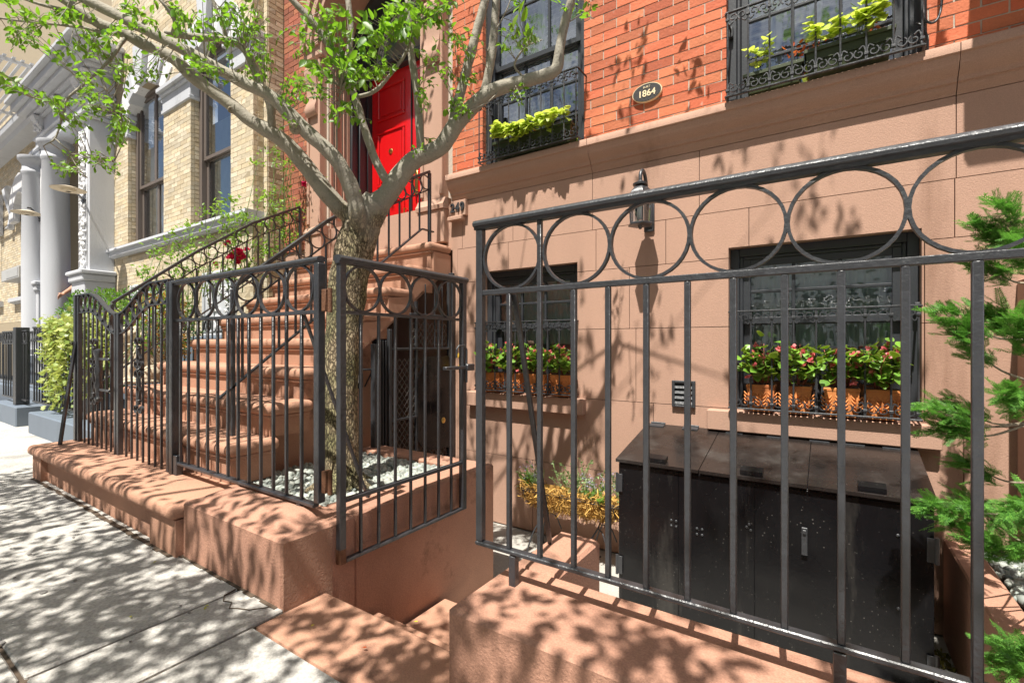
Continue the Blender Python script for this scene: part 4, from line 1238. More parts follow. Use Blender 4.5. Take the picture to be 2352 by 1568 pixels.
# bell and little shelf on the stoop side wall
bs = thing('bell_box', 'small black bracket shelf with a white-marked bell plate on the stoop side wall', 'doorbell', (-3.07, 2.46, .78))
MB().box(-3.098, -3.085, 2.40, 2.50, .78, .90, .003).build('plate', M_black_box, bs)
q = MB().box(-3.0975, -2.99, 2.385, 2.53, .925, .938, .003); q.obox((-3.09, 2.52, .79), (-3.0, 2.52, .922), .008, .008); q.obox((-3.09, 2.395, .79), (-3.0, 2.395, .922), .008, .008); q.build('shelf', M_iron2, bs)
q = MB().box(-3.0845, -3.0835, 2.425, 2.475, .825, .885, .0); q.build('symbol', M_white, bs)

# lettering
def text_mesh(s, size, depth, m, name='lettering', bold=0.0):
    cu = bpy.data.curves.new(name, 'FONT'); cu.body = s; cu.size = size; cu.extrude = depth; cu.offset = bold
    cu.align_x = 'CENTER'; cu.align_y = 'CENTER'
    to = bpy.data.objects.new('tmp', cu); COL.objects.link(to)
    dg = bpy.context.evaluated_depsgraph_get()
    me = bpy.data.meshes.new_from_object(to.evaluated_get(dg))
    bpy.data.objects.remove(to); me.name = name
    me.materials.clear(); me.materials.append(m)
    me.transform(Matrix.Rotation(PI / 2, 4, 'X'))
    return me
hn = thing('house_number', 'dark metal house number 249 on the block beside the stoop', 'house number', (-2.99, 3.41, 2.36))
for ch, x in (('2', -2.945), ('4', -2.888), ('9', -2.83)):
    link('numeral', text_mesh(ch, .115, .006, M_iron2, 'numeral', .0025), hn, (x, 3.417, 2.40), None, (.9, 1, 1))
tag(link('door_number', text_mesh('2', .20, .008, M_gold, 'door_number', .005), None, (-2.865, 3.457, .97)), 'gold numeral 2 on the brownstone beside the under-stoop door', 'house number')
pq = thing('plaque', 'oval black plaque reading BUILT 1864 on the red brick between the upper windows', 'plaque', (-1.12, 3.48, 2.92))
def oval(mb, cx, cz, rx, rz, y0, y1, n=36): return mb.prism_y([(cx + rx * math.cos(2 * PI * i / n), cz + rz * math.sin(2 * PI * i / n)) for i in range(n)], y0, y1)
oval(MB(), -1.12, 2.985, .110, .068, 3.478, 3.498).build('rim', M_cream_paint, pq)
oval(MB(), -1.12, 2.985, .104, .062, 3.474, 3.479).build('face', M_plate, pq)
link('lettering', text_mesh('1864', .066, .001, M_cream_paint, 'lettering', .0012), pq, (-1.12, 3.472, 2.975))
link('lettering', text_mesh('BUILT', .020, .001, M_cream_paint), pq, (-1.12, 3.472, 3.022))

# wall lantern
la = thing('wall_lantern', 'black hexagonal glass wall lantern on a curled arm above the front fence rail', 'lantern', (-1.10, 3.46, 1.95))
lx, ly = -1.097, 3.262
q = MB(); q.box(lx - .038, lx + .038, 3.450, 3.469, 1.95, 2.20, .006); q.box(lx - .028, lx + .028, 3.44, 3.45, 1.98, 2.17, .006); q.build('back_plate', M_iron, la, smooth='auto')
pts = [(lx, 3.45, 2.10), (lx, 3.42, 2.12), (lx, 3.40, 2.20), (lx, 3.385, 2.29), (lx, 3.345, 2.345), (lx, 3.30, 2.35), (lx, 3.268, 2.315), (lx, ly, 2.26)]
q = MB(); q.tube(spline(pts, 5), .013, 10); q.tube([(lx, 3.35, 2.30), (lx, 3.37, 2.27), (lx, 3.36, 2.24), (lx, 3.335, 2.245), (lx, 3.335, 2.265)], .006, 8); q.build('arm', M_iron, la, smooth='auto')
q = MB(); q.lathe((lx, ly, 2.235), [(.0, 0), (.05, .0), (.052, .012), (.030, .022), (.014, .035), (0, .038)], 16); q.lathe((lx, ly, 2.165), [(.088, 0), (.086, .012), (.05, .055), (.02, .072), (0, .075)], 6)
q.build('cap', M_iron, la, smooth='auto')
q = MB(); q.lathe((lx, ly, 1.952), [(0.05, 0), (.086, .004), (.088, .014), (.072, .022), (.05, .022)], 6); q.tube([(lx, ly, 1.955), (lx, ly, 1.93)], [.02, .008], 10)
q.build('base', M_iron, la, smooth='auto')
q = MB()
for i in range(6):
    a = 2 * PI * i / 6
    q.tube([(lx + .070 * math.cos(a), ly + .070 * math.sin(a), 1.97), (lx + .082 * math.cos(a), ly + .082 * math.sin(a), 2.168)], .0045, 6)
q.build('cage', M_iron, la)
for i in range(6):
    a, b = 2 * PI * i / 6, 2 * PI * (i + 1) / 6
    MB().add([(lx + .068 * math.cos(a), ly + .068 * math.sin(a), 1.975), (lx + .068 * math.cos(b), ly + .068 * math.sin(b), 1.975), (lx + .080 * math.cos(b), ly + .080 * math.sin(b), 2.165), (lx + .080 * math.cos(a), ly + .080 * math.sin(a), 2.165)], [(0, 1, 2, 3)]).build('pane', M_glass_clear, la, fix=False)
q = MB(); q.tube([(lx, ly, 2.0), (lx, ly, 2.12)], .022, 12); q.build('bulb', M_white, la, smooth=True)
# vent
vt = thing('wall_vent', 'small dark louvered vent set in the brownstone left of the right basement window', 'vent', (-.853, 3.46, .685))
q = MB()
for a in ((-.932, -.912, .687, .873), (-.794, -.774, .687, .873), (-.912, -.794, .855, .873), (-.912, -.794, .687, .700)): q.box(a[0], a[1], 3.445, 3.469, a[2], a[3], .003)
q.build('frame', M_iron2, vt)
for i in range(4):
    z = .708 + i * .037
    MB().add([(-.912, 3.448, z), (-.794, 3.448, z), (-.794, 3.466, z + .034), (-.912, 3.466, z + .034), (-.912, 3.450, z - .003), (-.794, 3.450, z - .003), (-.794, 3.468, z + .031), (-.912, 3.468, z + .031)], [(0, 1, 2, 3), (4, 5, 6, 7), (0, 1, 5, 4), (2, 3, 7, 6), (0, 3, 7, 4), (1, 2, 6, 5)]).build('slat', M_iron2, vt)
# cable beside the upper right window
c1 = spline([(.43, 3.43, 3.6), (.425, 3.42, 3.10), (.43, 3.40, 2.91), (.455, 3.40, 2.865), (.485, 3.41, 2.88), (.505, 3.43, 2.97), (.51, 3.45, 3.2), (.51, 3.47, 3.6)], 6)
c2_ = spline([(.40, 3.43, 2.90), (.425, 3.42, 2.87), (.445, 3.42, 2.80), (.45, 3.44, 2.72)], 6)
q = MB(); q.tube(c1, .0065, 6); q.tube(c2_, .005, 6); q.tube([(.437, 3.44, 3.6), (.44, 3.45, 2.72)], .008, 6)
tag(q.build('cable', M_iron2, None, smooth=True), 'loose black cable looping down beside the upper right window', 'cable')

# =================== black bin cabinet ===================
cb = thing('bin_cabinet', 'long black metal bin cabinet with a hinged sloping lid standing against the wall', 'cabinet', (-.35, 3.2, GW))
X0, X1, YF, YK = -1.095, .395, 2.845, 3.462
q = MB(); q.box(X0, X1, YF + .006, YK, GW + .012, .395, .003); q.prism_x([(YF + .006, .3955), (YK, .3955), (YK, .530), (YF + .006, .400)], X0, X1)
q.build('body', M_black_box, cb)
q = MB()
for x in (X0 + .06, -.35, X1 - .06): q.box(x - .03, x + .03, YF + .05, YF + .1, GW, GW + .013)
q.build('foot', M_black_box, cb)
for a, b in ((X0, -.732), (-.732, -.334), (-.334, .032), (.032, X1)):
    mb = MB(); mb.box(a + .001, b - .001, YF + .0015, YF + .0055, GW + .022, .385, .002); mb.build('door', M_black_box, cb)
for a, b in ((X0 - .012, -.617), (-.613, -.094), (-.090, X1 + .012)):
    mb = MB().prism_x([(YF - .018, .400), (YF - .018, .418), (YK, .553), (YK, .535)], a, b); o = mb.build('lid', M_lid, cb)
for x in (-.86, -.35, .17):
    q = MB(); q.prism_x([(YF - .005, .424), (YF - .005, .448), (YF + .05, .462), (YF + .05, .438)], x - .055, x + .055); q.build('lid_handle', M_black_box, cb)
for x in (-1.03, -.80, -.52, -.28, -.05, .12, .30):
    q = MB(); q.prism_x([(YK - .06, .541), (YK - .06, .546), (YK, .560), (YK, .555)], x - .05, x + .05); q.tube([(x - .05, YK - .004, .562), (x + .05, YK - .004, .562)], .006, 8); q.build('lid_hinge', M_iron2, cb, smooth='auto')
for x, z in ((X0 - .008, .27), (X0 - .008, -.24), (X1 + .008, .20), (X1 + .008, -.33)):
    q = MB(); q.tube([(x, YF - .006, z - .06), (x, YF - .006, z + .06)], .009, 8); q.box(x, x + (.035 if x < 0 else -.035), YF - .009, YF - .004, z - .055, z + .055, .001); q.build('door_hinge', M_iron2, cb, smooth='auto')
bolt = MB().lathe((0, 0, 0), [(.0075, 0), (.0075, .003), (.004, .005), (0, .0055)], 8, 'y').mesh('bolt', M_iron2, smooth=True)
for cx_, cz_ in ((-.758, .083), (-.614, .065)):
    for dx in (-.014, .014):
        for dz in (-.016, .016): link('bolt', bolt, cb, (cx_ + dx, YF + .001, cz_ + dz))
for x, z in ((.266, .24), (.268, -.10), (-.352, .13), (-.372, .145), (-.36, .16)): link('bolt', bolt, cb, (x, YF + .001, z))
q = MB(); q.box(-.118, -.092, YF - .014, YF - .003, .06, .20, .002); q.box(-.112, -.098, YF - .022, YF - .014, .17, .19, .002); q.build('latch', M_iron2, cb)

# =================== plants ===================
def leaf_parts(ms, tmpl, m, parent, limit=120, name='leaf', anywhere=False):
    """the leaves that show largest are parts, the rest one mesh"""
    vis = []; rest = []
    for M_ in ms:
        p = M_.translation; s = on_screen(p)
        if s and (anywhere or in_frame(p, 10)): vis.append((s[2] / max(1e-3, M_.to_scale().x), M_))
        else: rest.append(M_)
    vis.sort(key=lambda t: t[0])
    rest += [q[1] for q in vis[limit:]]
    me = cached(('leaf', name, m.name, id(tmpl)), lambda: big_mesh(name, tmpl[0], tmpl[1], m, True))
    wl = world_loc(parent)
    for _, M_ in vis[:limit]:
        o = bpy.data.objects.new(name, me); COL.objects.link(o); o.parent = parent
        M2 = M_.copy(); M2.translation = M_.translation - wl
        o.matrix_basis = M2
    if rest:
        o = scatter('foliage' if name == 'leaf' else name + '_cluster', tmpl, rest, m, None, True)
        o.parent = parent; o.location = -wl; tag(o, kind='stuff')

# --- terracotta pots with begonias
def pot(x, y, z, w_, label):
    t = thing('terracotta_pot', label, 'flower pot', (x, y, z), 'terracotta pots on the basement sills')
    d_ = .115; h = .150; q = MB(); a = w_ / 2; b = w_ / 2 * .80
    vs = [(x + sx * k, y + sy * dd, zz) for zz, k, dd in ((z, b, d_ / 2 * .8), (z + h, a * .96, d_ / 2 * .96)) for sx, sy in ((-1, -1), (1, -1), (1, 1), (-1, 1))]
    q.add(vs, [(3, 2, 1, 0), (4, 5, 6, 7), (0, 1, 5, 4), (1, 2, 6, 5), (2, 3, 7, 6), (3, 0, 4, 7)])
    q.build('body', M_terra, t)
    q = MB(); q.box(x - a, x + a, y - d_ / 2, y + d_ / 2, z + h - .002, z + h + .020, .004); q.build('rim', M_terra, t)
    MB().box(x - a * .9, x + a * .9, y - d_ / 2 * .86, y + d_ / 2 * .86, z + h + .0205, z + h + .022).build('soil', M_soil, t)
    # acanthus leaf in relief
    for cx, k in ((x, 1.0), (x - a * .82, .75), (x + a * .82, .75)):
        q = MB(); yf = y - d_ / 2 * .86
        for s in (-1, 0, 1):
            for j in range(1 if s == 0 else 4):
                zz = z + .03 + j * .022; L_ = .10 if s == 0 else .042 - j * .004
                dx = s * (.010 + .022 * k)
                if s == 0: p = [(cx, yf + .002, z + .012), (cx, yf - .004, z + .06), (cx, yf - .007, z + .095), (cx, yf - .012, z + .118)]
                else: p = [(cx, yf + .001, zz), (cx + dx * .6, yf - .004, zz + .012), (cx + dx, yf - .004, zz + .030)]
                q.tube(p, [.004, .008, .006, .002][:len(p)] if s == 0 else [.004, .006, .002], 5)
        q.build('acanthus_leaf', M_terra, t, smooth=True)
    return t
def begonia(x, y, z, w_, label, n=70, h=.24):
    t = thing('begonia', label, 'potted plant', (x, y, z), 'pink begonias at the basement windows')
    ms = []; fl = []; q = MB()
    for i in range(12):
        a = R.uniform(-1, 1); top = Vector((x + a * w_ * .62, y + R.uniform(-.09, .05), z + h * R.uniform(.6, 1.05) * (1 - .25 * abs(a))))
        b0 = Vector((x + a * w_ * .25, y + R.uniform(-.02, .02), z))
        mid = (b0 + top) / 2 + Vector((R.uniform(-.02, .02), -.02, .02))
        q.tube([b0, mid, top], [.004, .0035, .002], 5)
        for k in range(int(n / 4.6)):
            f_ = R.uniform(.3, 1.05); p = b0.lerp(top, f_) + Vector((R.gauss(0, .028), R.gauss(-.012, .03), R.gauss(0, .022)))
            d = Vector((p.x - x, -.35 + R.uniform(-.3, .2), R.uniform(-.3, .5))) + rnd_dir() * .35
            ms.append(frame_at(p, d, R.uniform(-.8, .8), R.uniform(.034, .056)))
        if R.random() < .75: fl.append(top + Vector((R.uniform(-.02, .02), R.uniform(-.04, 0), R.uniform(-.01, .025))))
    for i in range(3): fl.append(Vector((x + R.uniform(-.5, .5) * w_, y - .07, z + R.uniform(.03, .18))))
    q.build('stems', mat('begonia_stem', (.30, .10, .06), .5) if 'begonia_stem' not in MATS else MATS['begonia_stem'], t, smooth=True)
    leaf_parts(ms, LEAF_ROUND, L_beg, t, 60)
    rim = []
    for M_ in ms:                      # pale edge: a slightly larger leaf just under each leaf
        M3 = M_ @ Matrix.Translation((-.03, 0, -.012)) @ Matrix.Diagonal(Vector((1.07, 1.09, 1, 1))); rim.append(M3)
    o = scatter('leaf_rims', LEAF_ROUND, rim, L_begrim, None, True); o.parent = t; o.location = -world_loc(t); tag(o, kind='stuff')
    pm = []
    for c in fl:
        for k in range(9): pm.append(frame_at(c + rnd_dir() * .008, rnd_dir(zb=.2), R.uniform(0, 6), R.uniform(.012, .024)))
    o = scatter('blossoms', LEAF_ROUND, pm, L_pink, None, True); o.parent = t; o.location = -world_loc(t); tag(o, kind='stuff')
potsL = [(-2.49, .18, 'leftmost'), (-2.285, .185, 'second from left'), (-2.03, .19, 'third from left'), (-1.80, .185, 'rightmost')]
for x, w_, nm in potsL:
    pot(x, 3.452, .712, w_, nm + ' terracotta pot with acanthus relief at the left basement window')
    begonia(x, 3.44, .88, w_, 'pink begonia in the ' + nm + ' pot of the left basement window', 60, .235)
potsR = [(-.365, .165, 'leftmost'), (-.17, .165, 'second from left'), (.06, .18, 'third from left'), (.25, .165, 'rightmost')]
for x, w_, nm in potsR:
    pot(x, 3.452, .702, w_, nm + ' terracotta pot with acanthus relief at the right basement window')
    begonia(x, 3.44, .87, w_, 'pink begonia in the ' + nm + ' pot of the right basement window', 66, .27)

# --- planters with lime vines in the upper cages
def trough(x0, x1, y0, y1, z0, z1, label):
    t = thing('window_planter', label, 'planter', ((x0 + x1) / 2, (y0 + y1) / 2, z0), 'plastic planters at the upper windows')
    q = MB(); e = .02
    vs = [(x0 + e, y0 + e, z0), (x1 - e, y0 + e, z0), (x1 - e, y1, z0), (x0 + e, y1, z0), (x0, y0, z1), (x1, y0, z1), (x1, y1, z1), (x0, y1, z1)]
    q.add(vs, [(3, 2, 1, 0), (0, 1, 5, 4), (1, 2, 6, 5), (2, 3, 7, 6), (3, 0, 4, 7)]); q.add([(a, b, z1 - .012) for a, b in ((x0 + .004, y0 + .004), (x1 - .004, y0 + .004), (x1 - .004, y1 - .004), (x0 + .004, y1 - .004))], [(0, 1, 2, 3)])
    q.build('box', M_green_box, t)
    q = MB(); q.box(x0 - .008, x1 + .008, y0 - .010, y0 + .002, z1 - .018, z1 + .006, .003); q.box(x0 - .008, x0, y0, y1, z1 - .018, z1 + .006, .003); q.box(x1, x1 + .008, y0, y1, z1 - .018, z1 + .006, .003)
    q.box(x0 + .004, x1 - .004, y0 + .001, y0 + .008, z0 + (z1 - z0) * .55, z0 + (z1 - z0) * .55 + .004)
    q.build('rim', M_green_box, t)
def vine(x0, x1, y, z, n, label, up=.1, front=.08, loc_=None, size=(.05, .085)):
    t = thing('lime_vine', label, 'plant', ((x0 + x1) / 2, y, z), 'lime green vines in the window planters')
    ms = []; q = MB()
    for i in range(max(4, n // 9)):
        b0 = Vector((R.uniform(x0, x1), y + R.uniform(-.02, .02), z - .01))
        e = b0 + Vector((R.uniform(-.06, .06), R.uniform(-front, .02), R.uniform(.02, up)))
        e2 = e + Vector((R.uniform(-.05, .05), R.uniform(-.03, .0), R.uniform(-.06, .01) if up < .15 else R.uniform(0, .05)))
        pts = spline([b0, (b0 + e) / 2 + Vector((0, -.02, .03)), e, e2], 4); q.tube([Vector(p) for p in pts], .0022, 5)
        for k in range(9):
            p = Vector(pts[R.randrange(3, len(pts))]) + rnd_dir() * .022
            d = Vector((R.uniform(-.7, .7), -.7, R.uniform(-.5, .3)))
            ms.append(frame_at(p, d, R.uniform(-.5, .5), R.uniform(*size)))
    q.build('stems', L_sage, t, smooth=True)
    leaf_parts(ms, LEAF_HEART, L_lime, t, 90)
    return t
trough(-2.44, -1.69, 3.37, 3.50, 2.735, 2.875, 'long dark green planter in the upper left window cage')
vine(-2.44, -1.74, 3.385, 2.885, 300, 'lime green sweet potato vine spilling over the upper left planter', .11, .11)
trough(-.455, -.135, 3.375, 3.50, 2.735, 2.850, 'shorter dark green planter at the left of the upper right window cage')
trough(-.12, .30, 3.37, 3.50, 2.745, 2.890, 'larger dark green planter at the right of the upper right window cage')
vine(-.43, -.30, 3.42, 2.87, 45, 'small lime green vine at the left end of the upper right window', .16, .04, size=(.035, .06))
vine(-.06, .24, 3.42, 2.90, 110, 'tall lime green vine standing in the larger planter of the upper right window', .20, .06, size=(.05, .09))
def coleus(x, y, z, n, label, r_=.05):
    t = thing('coleus', label, 'plant', (x, y, z), 'small red plants in the window planters')
    ms = [frame_at((x + R.gauss(0, r_), y + R.gauss(0, .02), z + abs(R.gauss(0, .04))), rnd_dir(zb=.5), R.uniform(0, 6), R.uniform(.02, .04)) for _ in range(n)]
    leaf_parts(ms, LEAF, L_redleaf, t, 24)
coleus(-2.12, 3.43, 2.93, 40, 'rusty red foliage plant in the middle of the upper left planter', .04)
coleus(-.12, 3.43, 2.90, 46, 'red and orange flowers between the two upper right planters', .06)
coleus(.22, 3.44, 2.90, 14, 'few red blossoms at the right end of the upper right planter', .03)

# --- wire stand with coir basket
fs = thing('flower_stand', 'black wire plant stand with coir-lined trough beside the bin cabinet', 'plant stand', (-1.6, 3.2, GW))
bx0, bx1, by, bz, br = -2.0, -1.16, 3.20, .035, .125
q = MB(); nx_, na = 30, 10
for i in range(nx_ + 1):
    u = i / nx_; x = bx0 + (bx1 - bx0) * u; e = (1 - abs(2 * u - 1) ** 6) ** .5 if 0 < i < nx_ else .05
    for k in range(na + 1):
        a = PI * k / na; r_ = br * (.35 + .65 * e) * (1 + R.uniform(-.06, .06))
        q.v.append((x, by - r_ * math.cos(a), bz - .02 - r_ * 1.05 * math.sin(a) * e))
q.f = [(i * (na + 1) + k, i * (na + 1) + k + 1, (i + 1) * (na + 1) + k + 1, (i + 1) * (na + 1) + k) for i in range(nx_) for k in range(na)]
q.build('liner', M_coir, fs, smooth=True, fix=False)
ms = []
for i in range(2600):
    u = R.uniform(0, 1); a = R.uniform(-.15, PI * .9); x = bx0 + (bx1 - bx0) * u
    e = (1 - abs(2 * u - 1) ** 6) ** .5
    r_ = br * (.35 + .65 * e) * R.uniform(.98, 1.10)
    p = (x + R.uniform(-.02, .02), by - r_ * math.cos(a), bz - r_ * math.sin(a) * e * 1.05 + (.012 if a < .2 else -.01))
    ms.append(frame_at(p, Vector((R.gauss(0, 1), R.gauss(0, .5), R.gauss(0, .7))), R.uniform(0, 6), (R.uniform(.03, .075), R.uniform(.10, .22) * .03, .05)))
CURL = (np.array([(0, -.5, 0), (0, .5, 0), (.35, -.5, .5), (.35, .5, .5), (.7, -.5, .3), (.7, .5, .3), (1, -.5, -.4), (1, .5, -.4)], float), np.array([(0, 1, 3, 2), (2, 3, 5, 4), (4, 5, 7, 6)]))
tag(put(scatter('coir_fibres', CURL, ms, M_coir), fs), kind='stuff')
q = MB()
for z_, k in ((bz, 1.04), (bz - .015, 1.045)): q.tube([(bx0, by, z_)] + [(x, by - br * k, z_) for x in (bx0 + .03, -1.8, -1.4, bx1 - .03)] + [(bx1, by, z_)], .0035, 6)
q.build('rim_wire', M_iron2, fs, smooth=True)
for i in range(8):
    x = bx0 + .06 + i * .103
    q = MB(); q.tube([(x, by - br * 1.05 * math.cos(a), bz - br * 1.12 * math.sin(a)) for a in [k * PI / 10 for k in range(8)]], .003, 6); q.build('wire', M_iron2, fs, smooth=True)
for x in (-1.83, -1.38):
    for s in (-1, 1):
        q = MB(); pts = spline([(x + .03, by - .02 * s, -.10), (x + .01, by - .04 * s, -.18), (x - .05, by - .08 * s, -.30), (x - .08, by - .12 * s, GW + .03), (x - .06, by - .13 * s, GW + .006), (x - .035, by - .12 * s, GW + .02)], 5)
        q.tube([Vector(p) for p in pts], .006, 7)
        q.tube([Vector(p) for p in spline([(x + .01, by - .04 * s, -.18), (x + .06, by - .07 * s, -.20), (x + .10, by - .09 * s, -.30)], 5)], .005, 6)
        q.build('leg', M_iron2, fs, smooth=True)
def tuft(name, label, x, y, z, n, h, wid, m, tm, size, group, fl=None, flm=None, flsize=.012, spread=.5, up=.7):
    t = thing(name, label, 'plant', (x, y, z), group); ms = []; q = MB(); fm = []
    for i in range(n):
        b0 = Vector((x + R.gauss(0, wid * .4), y + R.gauss(0, .03), z)); d = (Vector((R.uniform(-1, 1) * spread, R.uniform(-1, .6) * spread, up)) + rnd_dir() * .2).normalized()
        L_ = h * R.uniform(.55, 1.05); e = b0 + d * L_
        q.tube([b0, (b0 + e) / 2 + rnd_dir() * .01, e], .0018, 4)
        k = int(L_ / .014)
        for j in range(k):
            p = b0.lerp(e, (j + .5) / k) + rnd_dir() * .006
            ms.append(frame_at(p, d * .5 + rnd_dir(), R.uniform(0, 6), R.uniform(*size)))
        if fl and R.random() < fl:
            for j in range(14): fm.append(frame_at(e + Vector((R.gauss(0, .012), R.gauss(0, .012), R.uniform(-.03, .02))), rnd_dir(), R.uniform(0, 6), flsize))
    q.build('stems', L_sage, t, fix=False)
    leaf_parts(ms, tm, m, t, 40)
    if fm: tag(put(scatter('blossoms', QLEAF, fm, flm), t), kind='stuff')
gp = 'plants in the coir trough'
tuft('lavender', 'lavender-coloured flowers at the left end of the coir trough', -1.87, 3.18, .03, 16, .20, .09, L_sage, LEAF_THIN, (.02, .04), gp, .8, L_lav)
tuft('grass_tuft', 'spiky green tuft at the far left of the coir trough', -1.95, 3.17, .03, 12, .12, .03, L_rose, LEAF_THIN, (.04, .09), gp, spread=.8)
tuft('sage', 'pale green leafy plant tallest in the coir trough', -1.56, 3.18, .03, 22, .27, .11, L_sage, LEAF, (.016, .03), gp)
tuft('lavender', 'greyish lavender flowers right of the tall plant in the trough', -1.38, 3.17, .03, 16, .19, .10, L_sage, LEAF_THIN, (.02, .035), gp, .9, L_lav)
tuft('leafy_plant', 'bright green broad-leaved plant low at the right of the coir trough', -1.34, 3.12, .03, 12, .11, .07, L_rose, LEAF, (.03, .06), gp, spread=1.0)
tuft('lavender', 'lavender flowers at the right end of the trough beside the cabinet', -1.20, 3.18, .03, 10, .24, .04, L_sage, LEAF_THIN, (.02, .035), gp, .9, L_lav)

# --- conifer in the right-hand planter
def conifer():
    t = thing('conifer', 'bright green conifer shrub with feathery sprays at the right edge of the picture', 'shrub', (.78, 2.72, .03))
    q = MB(); tr = [(.78, 2.72, -.05), (.76, 2.70, .3), (.70, 2.68, .6), (.66, 2.70, .9), (.70, 2.70, 1.25), (.70, 2.70, 1.8)]
    q.tube([Vector(p) for p in spline(tr, 4)], [.03 - .0009 * i for i in range(21)], 8)
    q.build('trunk', M_bark, t, smooth=True)
    ms = []; tw = MB()
    sp = spline(tr, 4)
    # each branch: base height, tip
    tips = [(2145, 940, 2.45), (2165, 985, 2.5), (2150, 1160, 2.30), (2180, 1195, 2.35), (2175, 722, 2.6), (2200, 760, 2.6), (2262, 520, 2.55), (2255, 600, 2.6), (2300, 480, 2.5), (2310, 900, 2.3),
            (2330, 1170, 2.2), (2240, 1235, 2.35), (2315, 1480, 2.05), (2300, 1520, 2.0), (2340, 560, 2.4), (2345, 740, 2.4), (2345, 1250, 2.2), (2200, 930, 2.7), (2290, 720, 2.7), (2348, 1500, 2.15)]
    for (x, y, Y) in tips:
        e = PY(x, y, Y); zb = e.z - R.uniform(.0, .22)
        i = min(range(len(sp)), key=lambda k: abs(sp[k][2] - zb)); b0 = Vector(sp[i])
        branch(b0, e, ms, tw)
    for k in range(8):
        i = R.randrange(4, len(sp)); b0 = Vector(sp[i]); a = R.uniform(-.9, 2.6)
        e = b0 + Vector((math.cos(a) * .42, math.sin(a) * .42 - .12, R.uniform(.02, .25))) * R.uniform(.5, 1.0)
        if e.x < .42: continue
        branch(b0, e, ms, tw)
    tag(tw.build('twigs', M_bark, t, fix=False), kind='stuff')
    leaf_parts(ms, SPRAY, L_con, t, 260, 'spray')
def mk_spray():
    V = []; F = []
    def quad(a, b, w_):
        d = (b - a).normalized(); s = Vector((-d.y, d.x, 0)) * w_
        n = len(V); V.extend([a - s * .7, a + s * .7, b + s * .25, b - s * .25]); F.append((n, n + 1, n + 2, n + 3))
    for i in range(5):
        quad(Vector((i * .2, 0, -.02 * i)), Vector((i * .2 + .22, 0, -.02 * (i + 1))), .028)
    for i in range(9):
        for s in (-1, 1):
            a = Vector((.06 + i * .1, 0, -.01 * i)); L_ = .34 * (1 - i * .075)
            b = a + Vector((L_ * .75, s * L_ * .62, R.uniform(-.05, .06)))
            quad(a, b, .024)
            for k in (.4, .7):
                c = a.lerp(b, k); quad(c, c + Vector((.11, s * .02, R.uniform(-.03, .03))), .018); quad(c, c + Vector((.05, s * .10, 0)), .018)
    return np.array([v[:] for v in V]), np.array(F)
SPRAY = mk_spray()
def branch(b0, e, ms, tw):
    mid = (b0 + e) / 2 + Vector((0, 0, -.04)); pts = spline([b0, mid, e], 6)
    tw.tube([Vector(p) for p in pts], [.006 - .0004 * i for i in range(len(pts))], 5)
    n = len(pts); d0 = (e - b0).normalized()
    for i in range(7, n):
        p = Vector(pts[i])
        for k in range(15):
            d = (d0 + rnd_dir() * .75 + Vector((0, 0, .12))).normalized()
            ms.append(frame_at(p + rnd_dir() * .03, d, R.uniform(-.9, .9), R.uniform(.040, .085)))
    ms.append(frame_at(e, d0, R.uniform(-.4, .4), .12))
conifer()

# =================== the tree in the front bed ===================
tree = thing('pear_tree', 'grey-barked young tree growing out of the pebble bed and forking low over the fence', 'tree', (-2.3, 1.78, .24))
def wpath(pts):
    """(x, y, depth, radius) in picture positions of the limb -> world"""
    return [(*PD(x, y, d), r) for x, y, d, r in pts]
trunk = wpath([(787, 1148, 2.80, .145), (788, 1110, 2.83, .112), (786, 1040, 2.86, .100), (782, 950, 2.88, .097), (784, 860, 2.90, .100), (788, 770, 2.92, .106), (796, 690, 2.94, .112), (806, 620, 2.95, .118), (818, 560, 2.96, .115), (838, 505, 2.95, .105), (868, 462, 2.92, .085)])
sp = spline(trunk, 10)
q = MB(); n_ = 28; vs = []
import mathutils.noise as mn
for i, p in enumerate(sp):
    t_ = Vector(sp[min(i + 1, len(sp) - 1)][:3]) - Vector(sp[max(i - 1, 0)][:3]); t_.normalize()
    a_ = t_.cross(Vector((0, 1, 0))).normalized(); b_ = t_.cross(a_)
    for k in range(n_):
        an = 2 * PI * k / n_
        dv = a_ * math.cos(an) + b_ * math.sin(an)
        c = Vector(p[:3]) + dv * p[3]
        e = 1 + .10 * mn.noise(c * 7) + .07 * mn.noise(Vector((c.x * 30, c.y * 30, c.z * 11)))
        q.v.append(Vector(p[:3]) + dv * p[3] * e)
m_ = len(sp)
q.f = [(i * n_ + k, i * n_ + (k + 1) % n_, (i + 1) * n_ + (k + 1) % n_, (i + 1) * n_ + k) for i in range(m_ - 1) for k in range(n_)] + [tuple((m_ - 1) * n_ + k for k in range(n_))]
q.build('trunk', M_limb, tree, smooth=True)
# surface roots
q = MB()
for a in (.3, 1.6, 2.9, 4.2, 5.3):
    c = Vector(trunk[0][:3]); c.z = .30
    q.tube([c + Vector((math.cos(a) * .07, math.sin(a) * .07, .06)), c + Vector((math.cos(a) * .15, math.sin(a) * .15, .0)), c + Vector((math.cos(a) * .25, math.sin(a) * .25, -.04))], [.05, .032, .012], 8)
q.build('roots', M_trunk, tree, smooth=True)
def limb(pts, name='limb', n=12, m=None):
    sp_ = spline(wpath(pts), 7); q = MB(); q.tube([Vector(p[:3]) for p in sp_], [max(.002, p[3]) * (1 + .07 * mn.noise(Vector(p[:3]) * 9)) for p in sp_], n)
    q.v = [Vector(v) * 1.0 + Vector((mn.noise(Vector(v) * 16), mn.noise(Vector(v) * 16 + Vector((5, 0, 0))), mn.noise(Vector(v) * 16 + Vector((0, 5, 0))))) * .004 for v in q.v]
    q.build(name, m or M_limb, tree, smooth=True)
    return sp_
LB = []
